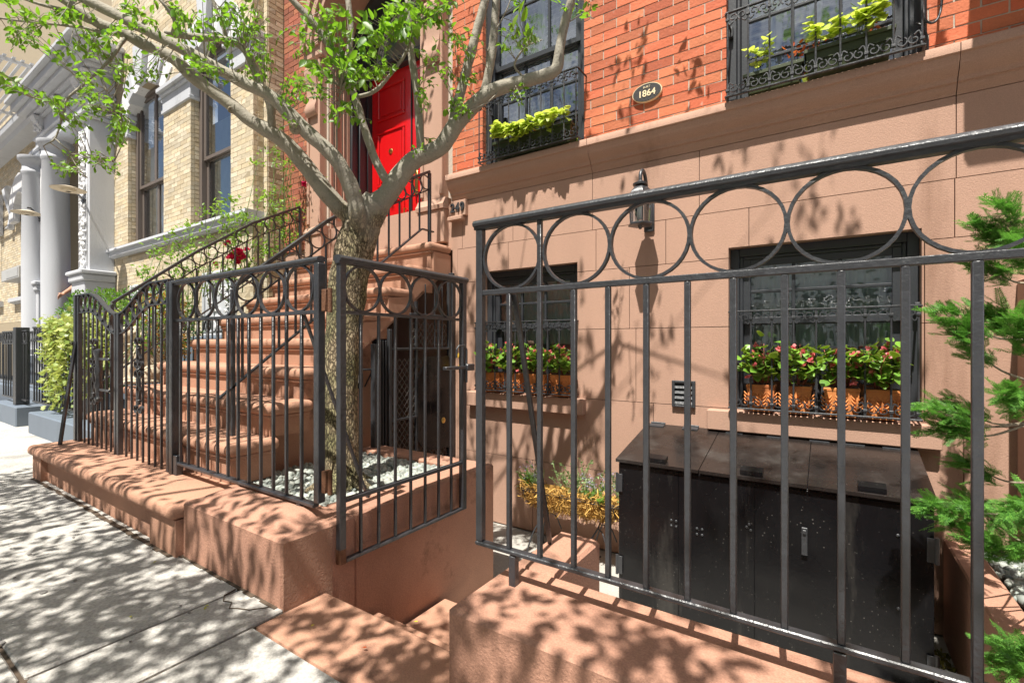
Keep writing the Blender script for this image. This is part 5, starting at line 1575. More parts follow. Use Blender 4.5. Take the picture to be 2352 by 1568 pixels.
LB.append(limb([(822, 548, 2.95, .070), (806, 502, 2.93, .058), (778, 475, 2.92, .054), (745, 437, 2.90, .052), (712, 394, 2.88, .049), (666, 338, 2.85, .046), (623, 305, 2.82, .043), (574, 276, 2.80, .037), (527, 238, 2.78, .036), (445, 178, 2.74, .034), (396, 133, 2.72, .032), (330, 102, 2.70, .031), (280, 74, 2.68, .029), (231, 56, 2.66, .027), (148, 0, 2.62, .024), (90, -40, 2.6, .02)], n=16))
LB.append(limb([(826, 530, 2.90, .052), (821, 494, 2.84, .048), (815, 458, 2.82, .046), (798, 412, 2.78, .044), (772, 366, 2.74, .042), (739, 333, 2.72, .040), (699, 297, 2.70, .040), (656, 252, 2.68, .038), (614, 216, 2.66, .034), (574, 198, 2.64, .032), (527, 172, 2.62, .031), (461, 136, 2.60, .030), (396, 100, 2.58, .029), (330, 67, 2.56, .028), (264, 33, 2.54, .027), (198, 0, 2.52, .026), (120, -40, 2.5, .024)], n=16))
LB.append(limb([(848, 505, 2.95, .085), (868, 470, 2.93, .075), (887, 450, 2.92, .062), (918, 405, 2.91, .060), (953, 366, 2.90, .055), (986, 352, 2.90, .053), (1015, 335, 2.90, .050), (1045, 290, 2.89, .048), (1085, 245, 2.88, .044), (1118, 217, 2.87, .042), (1151, 201, 2.86, .040), (1206, 187, 2.85, .037), (1250, 174, 2.84, .035), (1278, 158, 2.83, .034), (1286, 110, 2.81, .028), (1296, 60, 2.80, .026), (1315, -10, 2.78, .022)], n=16))
LB.append(limb([(1112, 215, 2.87, .034), (1118, 190, 2.87, .026), (1131, 115, 2.86, .025), (1141, -8, 2.86, .022)]))
LB.append(limb([(1038, 300, 2.89, .032), (1046, 252, 2.89, .030), (1062, 198, 2.89, .029), (1088, 99, 2.88, .028), (1117, -8, 2.88, .026)]))
LB.append(limb([(970, 362, 2.90, .030), (966, 340, 2.89, .026), (960, 231, 2.87, .023), (946, 132, 2.86, .021), (936, -8, 2.85, .018)]))
LB.append(limb([(898, 440, 2.91, .030), (890, 418, 2.90, .026), (864, 372, 2.90, .025), (838, 297, 2.88, .024), (818, 231, 2.87, .022), (801, 185, 2.86, .019), (778, 132, 2.84, .022), (759, 108, 2.82, .020), (716, 49, 2.78, .019), (664, -6, 2.74, .017)]))
LB.append(limb([(792, 150, 2.85, .016), (801, 122, 2.85, .017), (806, 66, 2.86, .018), (798, -8, 2.86, .017)]))
LB.append(limb([(822, 222, 2.87, .013), (854, 214, 2.86, .012), (887, 185, 2.84, .010), (913, 152, 2.82, .009), (937, 112, 2.80, .008), (960, 50, 2.78, .006)]))
LB.append(limb([(622, 308, 2.82, .026), (623, 280, 2.80, .022), (620, 240, 2.78, .022), (594, 185, 2.75, .023), (567, 122, 2.72, .022), (538, 97, 2.70, .020), (504, 92, 2.68, .020), (428, 82, 2.66, .018), (380, 78, 2.64, .016)]))
LB.append(limb([(520, 94, 2.69, .012), (514, 70, 2.68, .011), (495, 20, 2.66, .009), (485, -10, 2.65, .008)]))
LB.append(limb([(398, 80, 2.64, .012), (402, 55, 2.62, .011), (390, 30, 2.6, .009), (360, -8, 2.58, .008)]))
LB.append(limb([(250, 62, 2.67, .012), (200, 48, 2.66, .011), (150, 25, 2.64, .010), (90, 10, 2.62, .008), (30, -10, 2.6, .006)]))
LB.append(limb([(300, 85, 2.68, .010), (240, 75, 2.66, .009), (180, 62, 2.64, .008), (100, 55, 2.6, .006), (0, 42, 2.55, .005)]))
T1 = limb([(290, 86, 2.68, .011), (277, 103, 2.66, .010), (256, 133, 2.62, .008), (226, 164, 2.58, .007), (179, 205, 2.54, .006), (154, 231, 2.52, .005), (144, 269, 2.5, .0045), (126, 318, 2.48, .004), (100, 336, 2.46, .002)], 'twig', 7)
T2 = limb([(126, 318, 2.48, .003), (154, 346, 2.48, .003), (179, 384, 2.48, .0025), (200, 408, 2.48, .0015)], 'twig', 6)
T3 = limb([(226, 168, 2.58, .004), (240, 200, 2.57, .003), (262, 235, 2.56, .0025), (278, 262, 2.55, .002)], 'twig', 6)
T4 = limb([(160, 355, 2.48, .0025), (190, 356, 2.48, .002), (240, 362, 2.48, .0015), (262, 372, 2.48, .0015)], 'twig', 6)
T5 = limb([(150, 240, 2.52, .003), (110, 232, 2.5, .0025), (75, 225, 2.48, .0015)], 'twig', 6)
T6 = limb([(1200, 175, 2.85, .007), (1182, 150, 2.83, .006), (1205, 110, 2.80, .005), (1245, 92, 2.78, .003)], 'twig', 6)
T7 = limb([(1120, 120, 2.86, .006), (1140, 70, 2.85, .005), (1160, 30, 2.84, .004), (1175, -5, 2.84, .003)], 'twig', 6)
T8 = limb([(1290, 60, 2.8, .005), (1315, 45, 2.79, .004), (1340, 32, 2.78, .003), (1365, 45, 2.78, .002)], 'twig', 6)
T9 = limb([(1150, 205, 2.85, .005), (1120, 235, 2.82, .004), (1080, 255, 2.8, .003)], 'twig', 6)
T10 = limb([(772, 370, 2.74, .006), (774, 300, 2.72, .005), (778, 250, 2.72, .004), (782, 200, 2.72, .003)], 'twig', 6)
# knots
q = MB()
for x, y, d, r_ in ((678, 296, 2.66, .030), (531, 253, 2.76, .018), (812, 520, 2.86, .05)):
    c = PD(x, y, d); f_ = (Vector((0, 0, HC)) - c).normalized()
    M_ = frame_at(c, f_, 0, 1)
    qq = MB().lathe((0, 0, 0), [(r_, -.02), (r_ * 1.05, .0), (r_ * .8, .010), (r_ * .55, .004), (r_ * .3, .008), (0, .003)], 14, 'x')
    q.add([M_ @ Vector(v) for v in qq.v], qq.f)
q.build('knot', M_bark, tree, smooth=True)
# leafy twigs: centre x, y (picture), depth, spread in x and y, number of twigs, leaf length
CL = [(60, 30, 2.55, 70, 45, 17, .05), (160, 30, 2.6, 60, 35, 15, .05), (60, 85, 2.5, 70, 22, 12, .05), (200, 95, 2.6, 70, 25, 12, .05), (300, 25, 2.6, 60, 30, 14, .045), (330, 50, 2.66, 30, 25, 6, .04), (420, 30, 2.6, 60, 30, 16, .05), (470, 70, 2.6, 60, 40, 12, .045),
      (520, 20, 2.62, 30, 25, 8, .05), (560, 45, 2.6, 35, 50, 18, .04), (590, 60, 2.6, 25, 40, 10, .045), (15, 185, 2.45, 25, 20, 7, .05), (120, 228, 2.5, 55, 12, 14, .04), (205, 185, 2.55, 25, 25, 8, .05), (225, 235, 2.5, 35, 22, 16, .035), (270, 285, 2.5, 25, 30, 14, .05), (165, 270, 2.5, 25, 20, 8, .045),
      (150, 380, 2.48, 22, 22, 12, .032), (205, 358, 2.48, 25, 10, 8, .03), (252, 372, 2.48, 15, 14, 7, .03), (240, 95, 2.6, 30, 20, 6, .05), (290, 150, 2.6, 30, 18, 10, .045), (340, 160, 2.62, 35, 20, 10, .035), (450, 135, 2.5, 45, 25, 12, .045), (470, 160, 2.5, 25, 15, 5, .05),
      (605, 130, 2.6, 20, 30, 10, .04), (580, 165, 2.6, 18, 15, 5, .03),
      (740, 40, 2.7, 50, 35, 12, .06), (700, 90, 2.7, 40, 30, 12, .045), (775, 65, 2.7, 40, 35, 12, .065), (840, 75, 2.6, 45, 35, 11, .085), (900, 35, 2.7, 35, 35, 12, .07), (930, 60, 2.6, 30, 30, 8, .08), (970, 30, 2.7, 40, 30, 16, .065), (1020, 20, 2.7, 35, 25, 12, .055), (1055, 90, 2.7, 30, 25, 10, .045),
      (790, 155, 2.65, 45, 22, 12, .06), (820, 175, 2.6, 35, 18, 12, .06), (740, 150, 2.6, 25, 22, 7, .07), (700, 195, 2.65, 35, 35, 14, .042), (660, 215, 2.65, 20, 25, 7, .035), (880, 160, 2.7, 40, 14, 10, .045), (1000, 130, 2.7, 35, 30, 8, .045), (1020, 180, 2.65, 30, 20, 4, .045), (975, 215, 2.7, 18, 25, 7, .045), (1065, 235, 2.7, 14, 16, 5, .045), (1070, 175, 2.7, 12, 15, 4, .045),
      (800, 245, 2.65, 30, 16, 6, .055), (770, 265, 2.65, 15, 25, 3, .05), (975, 325, 2.85, 14, 12, 4, .04), (1055, 250, 2.8, 12, 12, 4, .05), (960, 350, 2.8, 10, 8, 2, .03), (790, 130, 2.7, 20, 20, 4, .05), (860, 130, 2.7, 25, 20, 5, .05), (620, 230, 2.7, 15, 10, 3, .03), (662, 270, 2.7, 20, 14, 3, .03),
      (1180, 65, 2.75, 28, 15, 3, .055), (1215, 85, 2.75, 30, 28, 6, .06), (1170, 110, 2.75, 15, 18, 3, .05), (1200, 10, 2.7, 14, 14, 2, .085), (1300, 18, 2.8, 15, 14, 2, .05), (1345, 22, 2.8, 22, 22, 4, .05), (1195, 195, 2.75, 18, 14, 3, .045), (1195, 235, 2.75, 10, 14, 2, .045), (725, 405, 2.8, 8, 8, 1, .025), (815, 425, 2.8, 8, 6, 1, .03)]
Rt = random.Random(3)
ms = []; q = MB()
LP = [Vector(p[:3]) for s in LB + [T1, T2, T3, T4, T5, T6, T7, T8, T10] for p in s]
for (cx, cy, d, sx, sy, n, L_) in CL:
    for i in range(int(n * 1.05 + .5)):
        c = PD(cx + Rt.gauss(0, sx * .5), cy + Rt.gauss(0, sy * .5), d + Rt.uniform(-.2, .15))
        near = min(LP, key=lambda p: (p - c).length_squared)
        dv = c - near; ln = dv.length
        if ln > .45: near = c - dv * (.25 / ln); 
        d_ = (c - near + Vector((0, 0, -.03)) + rnd_dir(Rt) * .06)
        if d_.length < .01: d_ = rnd_dir(Rt)
        d_.normalize()
        e = c + d_ * .06
        mid = (near + e) / 2 + rnd_dir(Rt) * .025
        q.tube([near, mid, e], [.0028, .002, .0012], 4, cap=False)
        k = 5 if L_ > .055 else 6
        for j in range(k):
            f_ = .35 + .65 * (j + Rt.random()) / k
            p = (mid.lerp(e, (f_ - .5) * 2) if f_ > .5 else near.lerp(mid, f_ * 2)) + rnd_dir(Rt) * .008
            dd = d_ * .5 + rnd_dir(Rt) * .9 + Vector((0, 0, -.25))
            ms.append(frame_at(p, dd, Rt.uniform(-1.3, 1.3), L_ * Rt.uniform(.5, 1.0)))
tag(q.build('twigs', M_limb, tree, fix=False), kind='stuff')
leaf_parts(ms, LEAF, L_tree, tree, 290)
# the crown goes on above the picture: limbs and leaves that throw the shadows on the house
ms = []; q = MB()
ends = [Vector(s[-1][:3]) for s in LB[:8]]
for i in range(150):
    e0 = Rt.choice(ends); c = Vector((Rt.uniform(-5.6, .6), Rt.uniform(.6, 3.0), Rt.uniform(3.9, 6.2)))
    if in_frame(c, 250): continue
    if c.x > -.9 and Rt.random() < .35: continue
    for j in range(3):
        c2 = c + rnd_dir(Rt) * .12
        for k in range(8):
            p = c2 + rnd_dir(Rt) * Rt.uniform(0, .11)
            ms.append(frame_at(p, rnd_dir(Rt, -.3), Rt.uniform(0, 6), Rt.uniform(.05, .075)))
    if i % 6 == 0: q.tube([e0, (e0 + c) / 2 + rnd_dir(Rt) * .2, c], [.009, .006, .002], 5, cap=False)
tag(q.build('upper_twigs', M_limb, tree, fix=False), kind='stuff')
tag(put(scatter('upper_foliage', LEAF, ms, L_tree, None, True), tree), kind='stuff')

# street tree standing on the kerb behind the camera; it shades pavement, walls and steps
stt = thing('street_tree', 'leafy street tree at the kerb whose crown shades the pavement', 'tree', (-3.6, -2.4, 0))
q = MB(); q.tube([(-3.6, -2.4, -.1), (-3.58, -2.4, 1.5), (-3.5, -2.3, 3.0), (-3.3, -2.0, 4.2)], [.16, .12, .10, .07], 12)
for a in range(9):
    an = a * .7; e = Vector((-2.9 + 2.4 * math.cos(an), -1.5 + 1.3 * math.sin(an), 4.4 + .25 * (a % 4)))
    q.tube([(-3.5, -2.3, 2.9 + .12 * a), (Vector((-3.5, -2.3, 3.4)) + e) / 2 + Vector((0, 0, .25)), e], [.05, .03, .01], 7)
q.build('trunk', M_bark, stt, smooth=True)
ms = []; Rs = random.Random(11)
def clump(c, n, r_):
    for k in range(n):
        p = c + Vector((Rs.gauss(0, r_), Rs.gauss(0, r_), Rs.gauss(0, r_ * .6)))
        ms.append(frame_at(p, rnd_dir(Rs, -.2), Rs.uniform(0, 6), Rs.uniform(.065, .10)))
for i in range(560):
    c = Vector((Rs.uniform(-5.6, 1.5), Rs.uniform(-2.5, -.05), Rs.uniform(2.9, 4.1)))
    if in_frame(c, 160): continue
    if i % 3: clump(c, Rs.randrange(22, 40), Rs.uniform(.07, .13))
    else: clump(c, 9, .09)
tag(put(scatter('crown', LEAF, ms, L_street, None, True), stt), kind='stuff')

# =================== the yellow brick neighbour on the left ===================
NY = 3.15
def XF(x, Y): return PY(x, 700, Y).x
def ZF(x, y, Y): return PY(x, y, Y).z
nh = thing('yellow_brick_house', 'yellow brick house with grey painted trim, arched windows and carved panels left of the stoop', 'house', (-9, NY, 0))
n1 = (XF(294, NY), XF(376, NY)); n2 = (XF(438, NY), XF(530, NY))
ZS = ZF(310, 568, NY + .1)
N1 = (n1[0], n1[1], ZS, 5.05); N2 = (n2[0], n2[1], ZS, 5.05)
PZ0, PZ1 = ZF(340, 775, NY), ZF(340, 650, NY)
P1 = (XF(302, NY), XF(377, NY), PZ0, PZ1); P2 = (XF(468, NY), XF(545, NY), PZ0, PZ1)
XR = XF(582, NY); XL = -14.3
wall_cells(MB(), XL, XR - .006, .3, 12.0, NY + .002, NY + .3, [(N1[0] - .006, N1[1] + .006, ZS, 5.35), (N2[0] - .006, N2[1] + .006, ZS, 5.35), (-13.5, -11.55, .9, 4.9)]).build('wall', M_mortar_y, nh)
wall_cells(MB(), XR - .0065, -5.876, .3, 12.0, 3.2815, 3.6, []).build('return_wall', M_mortar_y, nh)
wall_cells(MB(), -40, XL, .3, 12.0, NY + .0035, NY + .3, [(-17.0, -15.9, 2.3, 4.6), (-20.5, -19.4, 2.3, 4.6)]).build('far_wall', M_mortar_y, nh)
BC, BP = .063, .205
hol = [(N1[0] , N1[1], ZS - .2, 5.75), (N2[0], N2[1], ZS - .2, 5.75), P1, P2, (XL, -10.2, 5.2, 6.4)]
ZB0 = PZ0 - .02
bl = brick_list(-10.75, XR, ZB0, 8.2, NY, BP, BC, hol, joint=.0055)
for xr, y0, y1 in ((n1[0], NY + .052, NY + .115), (n2[0], NY + .052, NY + .115), (XR, NY + .052, 3.278)):
    bl += brick_list(y0, y1, ZS if xr != XR else ZB0, 5.05 if xr != XR else 7.2, xr, .2, BC, [], 'x')
bl += brick_list(XR, -5.872, ZB0, 7.2, 3.278, BP, BC, []) + brick_list(3.285, 3.49, ZB0, 7.2, -5.868, BP, BC, [], 'x')
lay_bricks(bl, M_brick_y, nh, rough=.003)
lay_bricks(brick_list(-26, XL, 1.7, 7.2, NY, BP, BC, [(-17.0, -15.9, 2.3, 4.9), (-20.5, -19.4, 2.3, 4.9)]), M_brick_y, nh, rough=.003, limit=0, name='far_brick')
# sill course, base
q = MB(); q.prism_x([(3.4, ZS), (3.04, ZS - .01), (3.035, ZS - .05), (3.07, ZS - .07), (3.07, ZS - .13), (3.10, ZS - .16), (3.4, ZS - .16)], -10.7, XR + .02); q.build('sill_course', M_grey_paint, nh)
q = MB(); q.box(-14.0, -5.88, 3.08, 3.4, .2, PZ0 - .02); q.box(-14.0, -5.88, 3.03, 3.4, PZ0 - .06, PZ0 + .0, .015); q.build('painted_base', M_grey_dark, nh)
def relief(P, label=None):
    q = MB(); x0, x1, z0, z1 = P
    for a in ((x0, x0 + .05, z0, z1), (x1 - .05, x1, z0, z1), (x0 + .05, x1 - .05, z0, z0 + .05), (x0 + .05, x1 - .05, z1 - .05, z1)): q.box(a[0], a[1], NY - .03, NY + .03, a[2], a[3], .012)
    q.box(x0 + .05, x1 - .05, NY + .0, NY + .009, z0 + .05, z1 - .05)
    f_ = q.build('carved_panel', M_grey_paint, nh)
    q = MB(); rr = random.Random(5); cx = (x0 + x1) / 2
    for i in range(26):
        cx_, cz_ = rr.uniform(x0 + .10, x1 - .10), rr.uniform(z0 + .09, z1 - .09); r_ = rr.uniform(.02, .055)
        q.tube([Vector(p) for p in spiral((cx_, NY - .012 - rr.uniform(0, .02), cz_), r_, 1.1, rr.uniform(0, 6), rr.choice((-1, 1)), 12, .2)], [.012] * 13, 5)
        q.ball((cx_, NY - .01, cz_), r_ * .5, .02, r_ * .5, 6, 4)
    for z_, r_ in ((z0 + .12, .07), (z0 + .24, .05), (z0 + .34, .04)): q.ball((cx, NY - .02, z_), r_, .045, r_, 8, 5, .1)
    q.build('carving', M_white_stone, f_, smooth=True)
relief(P1); relief(P2)
# impost blocks, voussoirs and keystones
def impost(x0, x1):
    q = MB()
    for z0, z1, p in ((4.66, 4.72, .03), (4.72, 4.92, .015), (4.92, 4.97, .05), (4.97, 5.04, .09)): q.box(x0 - p * .6, x1 + p * .6, NY - p, NY + .22, z0, z1, .008)
    q.build('impost', M_grey_paint, nh)
impost(-10.55, n1[0]); impost(n1[1], n2[0]); impost(n2[1], XR)
for W in (N1, N2):
    cx = (W[0] + W[1]) / 2; w_ = (W[1] - W[0]) / 2; rise = .33
    Rr = (w_ * w_ + rise * rise) / (2 * rise); cz = 5.03 + rise - Rr; a1 = math.asin(w_ / Rr)
    n = 7
    for i in range(n):
        a, b = PI / 2 + a1 - 2 * a1 * i / n, PI / 2 + a1 - 2 * a1 * (i + 1) / n
        key = i == n // 2; r2 = Rr + (.62 if key else .42); yf = NY - (.10 if key else .05 if i % 2 else .02)
        q = MB(); arc(q, cx, cz, Rr, r2, yf, NY + .22, b, a, 3)
        if i % 2 == 0 or key: q.v = [Vector(v) + Vector((0, R.uniform(-.012, .012), 0)) for v in q.v]
        q.build('keystone' if key else 'voussoir', M_grey_paint if i % 2 else M_white_stone, nh)
def nwindow(W, yf=3.262, top=5.34):
    x0, x1, z0, _ = W; zm = z0 + (4.95 - z0) * .47; c = .075; cols_ = 2 if W is N1 else 1
    q = MB()
    q.box(x0, x0 + c, yf, yf + .12, z0, top, .004); q.box(x1 - c, x1, yf, yf + .12, z0, top, .004); q.box(x0 + c, x1 - c, yf, yf + .12, z0, z0 + .05, .004)
    q.box(x0 + c, x1 - c, yf, yf + .12, top - .05, top, .004)
    f_ = q.build('window', M_brown_frame, nh)
    a, b = x0 + c, x1 - c
    s1 = MB(); g1 = sash(s1, a, b, zm - .02, top - .05, yf + .03, cols_, 1, .05, .07); s1.build('upper_sash', M_brown_frame, f_)
    s2 = MB(); g2 = sash(s2, a, b, z0 + .05, zm + .02, yf + .07, cols_, 1, .05, .07); s2.build('lower_sash', M_brown_frame, f_)
    panes(f_, g1, yf + .05, M_glass_dusty); panes(f_, g2, yf + .09, M_glass_dusty)
    q = MB(); q.add([(x0, yf + .16, z0), (x1, yf + .16, z0), (x1, yf + .16, z0 + (top - z0) * .62), (x0, yf + .16, z0 + (top - z0) * .62)], [(0, 1, 2, 3)]); q.build('curtain', M_curtain, f_, fix=False)
    MB().box(x0 - .1, x1 + .1, yf + .30, yf + .32, z0 - .1, top + .1).build('shade', M_room, f_)
nwindow(N1); nwindow(N2)
for a, b in ((-17.0, -15.9), (-20.5, -19.4)): nwindow((a, b, 2.3, 4.9), 3.28, 4.6)
# portico
po = thing('portico', 'grey painted portico with carved pilasters, round column and deep cornice, far left', 'portico', (-12.3, 2.9, 0))
pa0, pa1 = XF(180, 2.80), XF(205, 2.80)
def ppil(x0, x1, nm):
    q = MB(); zc = ZF(190, 632, 2.78)
    q.box(x0 - .06, x1 + .06, 2.72, NY, .0, zc - .12, .01); q.box(x0 - .10, x1 + .10, 2.68, NY, zc - .12, zc, .02); q.box(x0 - .13, x1 + .13, 2.65, NY, zc, zc + .07, .015)
    q.box(x0, x1, 2.80, NY, zc + .07, 5.02, .008)
    for z, p in ((5.02, .06), (5.09, .09), (5.14, .04)): q.box(x0 - p, x1 + p, 2.80 - p, NY, z, z + .065, .01)
    o = q.build('pilaster', M_grey_paint, po)
    q = MB(); rr = random.Random(9); cx = (x0 + x1) / 2; z = zc + .2
    q.box(x0 + .07, x0 + .09, 2.785, 2.80, zc + .15, 4.9); q.box(x1 - .09, x1 - .07, 2.785, 2.80, zc + .15, 4.9)
    s = 1
    while z < 4.85:
        q.tube([Vector(p) for p in spiral((cx + s * .05, 2.785, z), .09, 1.2, rr.uniform(0, 6), s, 14, .2)], [.022] * 15, 5)
        q.ball((cx + s * .05, 2.78, z), .045, .04, .05, 6, 4, .2); q.ball((cx - s * .09, 2.785, z + .05), .05, .035, .03, 6, 4, .2); q.ball((cx - s * .05, 2.785, z - .08), .03, .03, .05, 6, 4, .2)
        z += .17; s = -s
    q.build('carved_vine', M_white_stone, o, smooth=True)
ppil(pa0, pa1, 'a'); ppil(XF(82, 2.8), XF(98, 2.8), 'b')
def column(cx, cy):
    q = MB(); q.lathe((cx, cy, .6), [(.29, 0), (.29, .3), (.25, .32), (.26, .42), (.22, .46), (.205, .55), (.21, 2.2), (.195, 4.0), (.215, 4.03), (.215, 4.08), (.20, 4.10), (.20, 4.2), (.24, 4.26), (.27, 4.30), (.27, 4.36)], 28); q.build('column', M_grey_paint, po, smooth='auto')
column(-12.3, 2.75); column(-13.7, 2.75)
q = MB(); xl, xr = XF(82, 2.8) - .1, pa1 + .05
for z0, z1, p in ((5.21, 5.42, .02), (5.42, 5.47, .06), (5.47, 5.80, .0), (5.80, 5.86, .06), (5.86, 5.93, .14), (5.93, 6.02, .26), (6.02, 6.16, .34), (6.16, 6.24, .42)): q.box(xl - p, xr + p, 2.84 - p, NY - .002, z0, z1, .01)
q.build('entablature', M_grey_paint, po)
for x in (pa0 + .1, pa1 - .05, -12.3, XF(90, 2.8)):
    q = MB(); q.prism_x([(2.84, 5.50), (2.80, 5.52), (2.79, 5.62), (2.72, 5.72), (2.68, 5.82), (2.84, 5.84)], x - .12, x + .12)
    for i in range(10): q.ball((x + R.uniform(-.12, .12), 2.77 + R.uniform(-.05, .03), 5.55 + .025 * i), .04, .035, .04, 6, 4, .3)
    q.build('bracket', M_white_stone, po)
MB().box(xl, xr - .3, 4.1, 4.2, .9, 5.2).build('inner_wall', M_grey_paint, po)
MB().box(-14.4, -10.4, 2.6, 4.1, .04, .90).build('landing', M_grey_dark, po)
q = MB(); q.prism_x([(3.15, 6.0), (2.85, 6.0), (2.80, 6.08), (2.72, 6.12), (2.70, 6.25), (3.15, 6.25)], -30, xl - .45); tag(q.build('belt_cornice', M_grey_paint, nh), None)
for x in (-15.2, -17.7, -18.9, -21.2):
    q = MB(); pr = [(3.14, 5.2), (3.0, 5.2), (2.95, 5.1), (2.98, 4.9), (3.08, 4.5), (3.05, 4.2), (3.0, 4.12), (3.14, 4.1)]; q.prism_x(pr, x - .12, x + .12); q.build('scroll_console', M_grey_paint, nh, smooth='auto')
for a, b in ((-17.0, -15.9), (-20.5, -19.4)):
    q = MB(); q.box(a - .5, a, 3.02, NY, 4.2, 4.55, .02); q.box(b, b + .5, 3.02, NY, 4.2, 4.55, .02); arc(q, (a + b) / 2, 4.35, .5, .95, 3.0, NY, .2, PI - .2, 8); q.build('window_head', M_white_stone, nh)
    MB().prism_x([(3.15, 2.3), (3.02, 2.29), (3.02, 2.2), (3.15, 2.15)], a - .6, b + .6).build('window_sill', M_grey_paint, nh)
# fire escape
fe = thing('fire_escape', 'slatted iron fire escape balcony high at the far left', 'fire escape', (-15.5, 2.5, 6.8))
for i in range(11): MB().box(-19.0, -13.6, 1.75 + i * .13, 1.80 + i * .13, 6.86, 6.88).build('slat', M_grey_paint, fe)
for x in (-18.6, -16.9, -15.3, -13.7): MB().box(x - .03, x + .03, 1.7, NY, 6.80, 6.858).build('joist', M_grey_paint, fe)
for x in (-18.9, -15.9, -13.65): MB().box(x - .025, x + .025, 1.7, 1.75, 6.0, 8.0).build('post', M_grey_paint, fe)
for z in (7.3, 7.9): MB().box(-19, -13.6, 1.70, 1.73, z, z + .03).build('rail', M_grey_paint, fe)
# lamps of the portico
def plamp(x, y, bx, by, label):
    b0 = PY(bx, by, 2.78); c = PY(x, y, 2.42)
    t = thing('wall_lamp', label, 'lamp', b0, 'flat disc lamps on the portico')
    q = MB(); q.lathe(b0, [(.07, 0), (.07, .02), (.04, .03), (0, .03)], 14, 'y'); q.tube([b0, Vector((c.x, c.y + .05, b0.z)), Vector((c.x, c.y, b0.z))], .016, 8); q.tube([Vector((c.x, c.y, b0.z - .06)), Vector((c.x, c.y, c.z - .03))], .035, 10); q.build('arm', M_iron, t, smooth='auto')
    q = MB(); q.lathe(c, [(.04, -.03), (.08, -.02), (.10, .015), (.22, .0), (.225, .008), (.10, .045), (.03, .06), (0, .06)], 24); q.build('shade', M_lime, t, smooth='auto')
plamp(157, 436, 193, 460, 'pale disc lamp on the carved pilaster nearer the yellow windows')
plamp(62, 490, 92, 502, 'pale disc lamp on the farther pilaster at the left edge')
ac = thing('air_conditioner', 'grey window air conditioner on the far yellow house', 'air conditioner', PY(28, 640, 3.0))
c0, c1_ = PY(3, 648, 2.85), PY(50, 606, 2.85)
q = MB(); q.box(c0.x, c1_.x - .3, 2.85, 3.2, c0.z, c1_.z, .01); q.build('case', M_ac, ac)
for i in range(9):
    z = c0.z + .04 + i * (c1_.z - c0.z - .08) / 9
    MB().box(c0.x + .5, c1_.x - .34, 2.842, 2.849, z, z + .02).build('louver', M_ac, ac)

# low walls, fences and hedges before the neighbour
kw = thing('kerb_wall', 'low blue-grey painted wall with bevelled top beside the sidewalk, left of the stoop', 'wall', (-6.8, 1.8, 0))
MB().box(XF(66, 1.59), -5.48, 1.585, 1.95, 0, .295, .012).build('wall', M_grey_dark, kw)
kw2 = thing('kerb_wall', 'short blue-grey wall end beyond the thick fence post at the far left', 'wall', (-10, 1.8, 0))
MB().box(-10.2, -8.9, 1.60, 1.95, 0, .30, .012).build('wall', M_grey_dark, kw2)
kw3 = thing('kerb_wall', 'farthest blue-grey wall under the left-edge fence', 'wall', (-13, 2.2, 0))
MB().box(-17, -10.6, 2.2, 2.5, 0, .36, .012).build('wall', M_grey_dark, kw3)
def nfence(x0, x1, y, z0, z1, label, n, post=None):
    t = thing('iron_fence', label, 'fence', ((x0 + x1) / 2, y, z0))
    MB().box(x0, x1, y - .014, y + .014, z1 - .02, z1, .003).build('top_rail', M_iron2, t)
    MB().box(x0, x1, y - .010, y + .010, z1 - .19, z1 - .175, .002).build('middle_rail', M_iron2, t)
    MB().box(x0, x1, y - .014, y + .014, z0 + .06, z0 + .08, .002).build('bottom_rail', M_iron2, t)
    xs_ = [x0 + .03 + (x1 - x0 - .06) * i / n for i in range(n + 1)]
    bars(t, xs_, y, z0 + .08, z1 - .02, .016, m=M_iron2)
    me = ring_mesh(.072, .014, .008, m=M_iron2); xx = x0 + .12
    while xx < x1 - .08: link('ring', me, t, (xx, y, z1 - .098)); xx += .16
    if post: MB().box(post - .07, post + .07, y - .07, y + .07, .03, z1 + .04, .006).build('post', M_iron2, t)
    return t
nfence(-8.85, -5.60, 1.76, .30, 1.36, 'black ring-topped fence on the blue-grey wall, overgrown with variegated ivy', 26)
nfence(-10.3, -8.95, 1.72, .30, 1.32, 'short black fence with the thick square post, far left', 9, -9.25)
nfence(-16.5, -10.6, 2.3, .36, 1.36, 'farthest black fence at the left edge of the picture', 40)
nfence(-8.6, -5.6, 2.75, .0, 1.45, 'black areaway fence behind the golden hedge and the lion', 24)
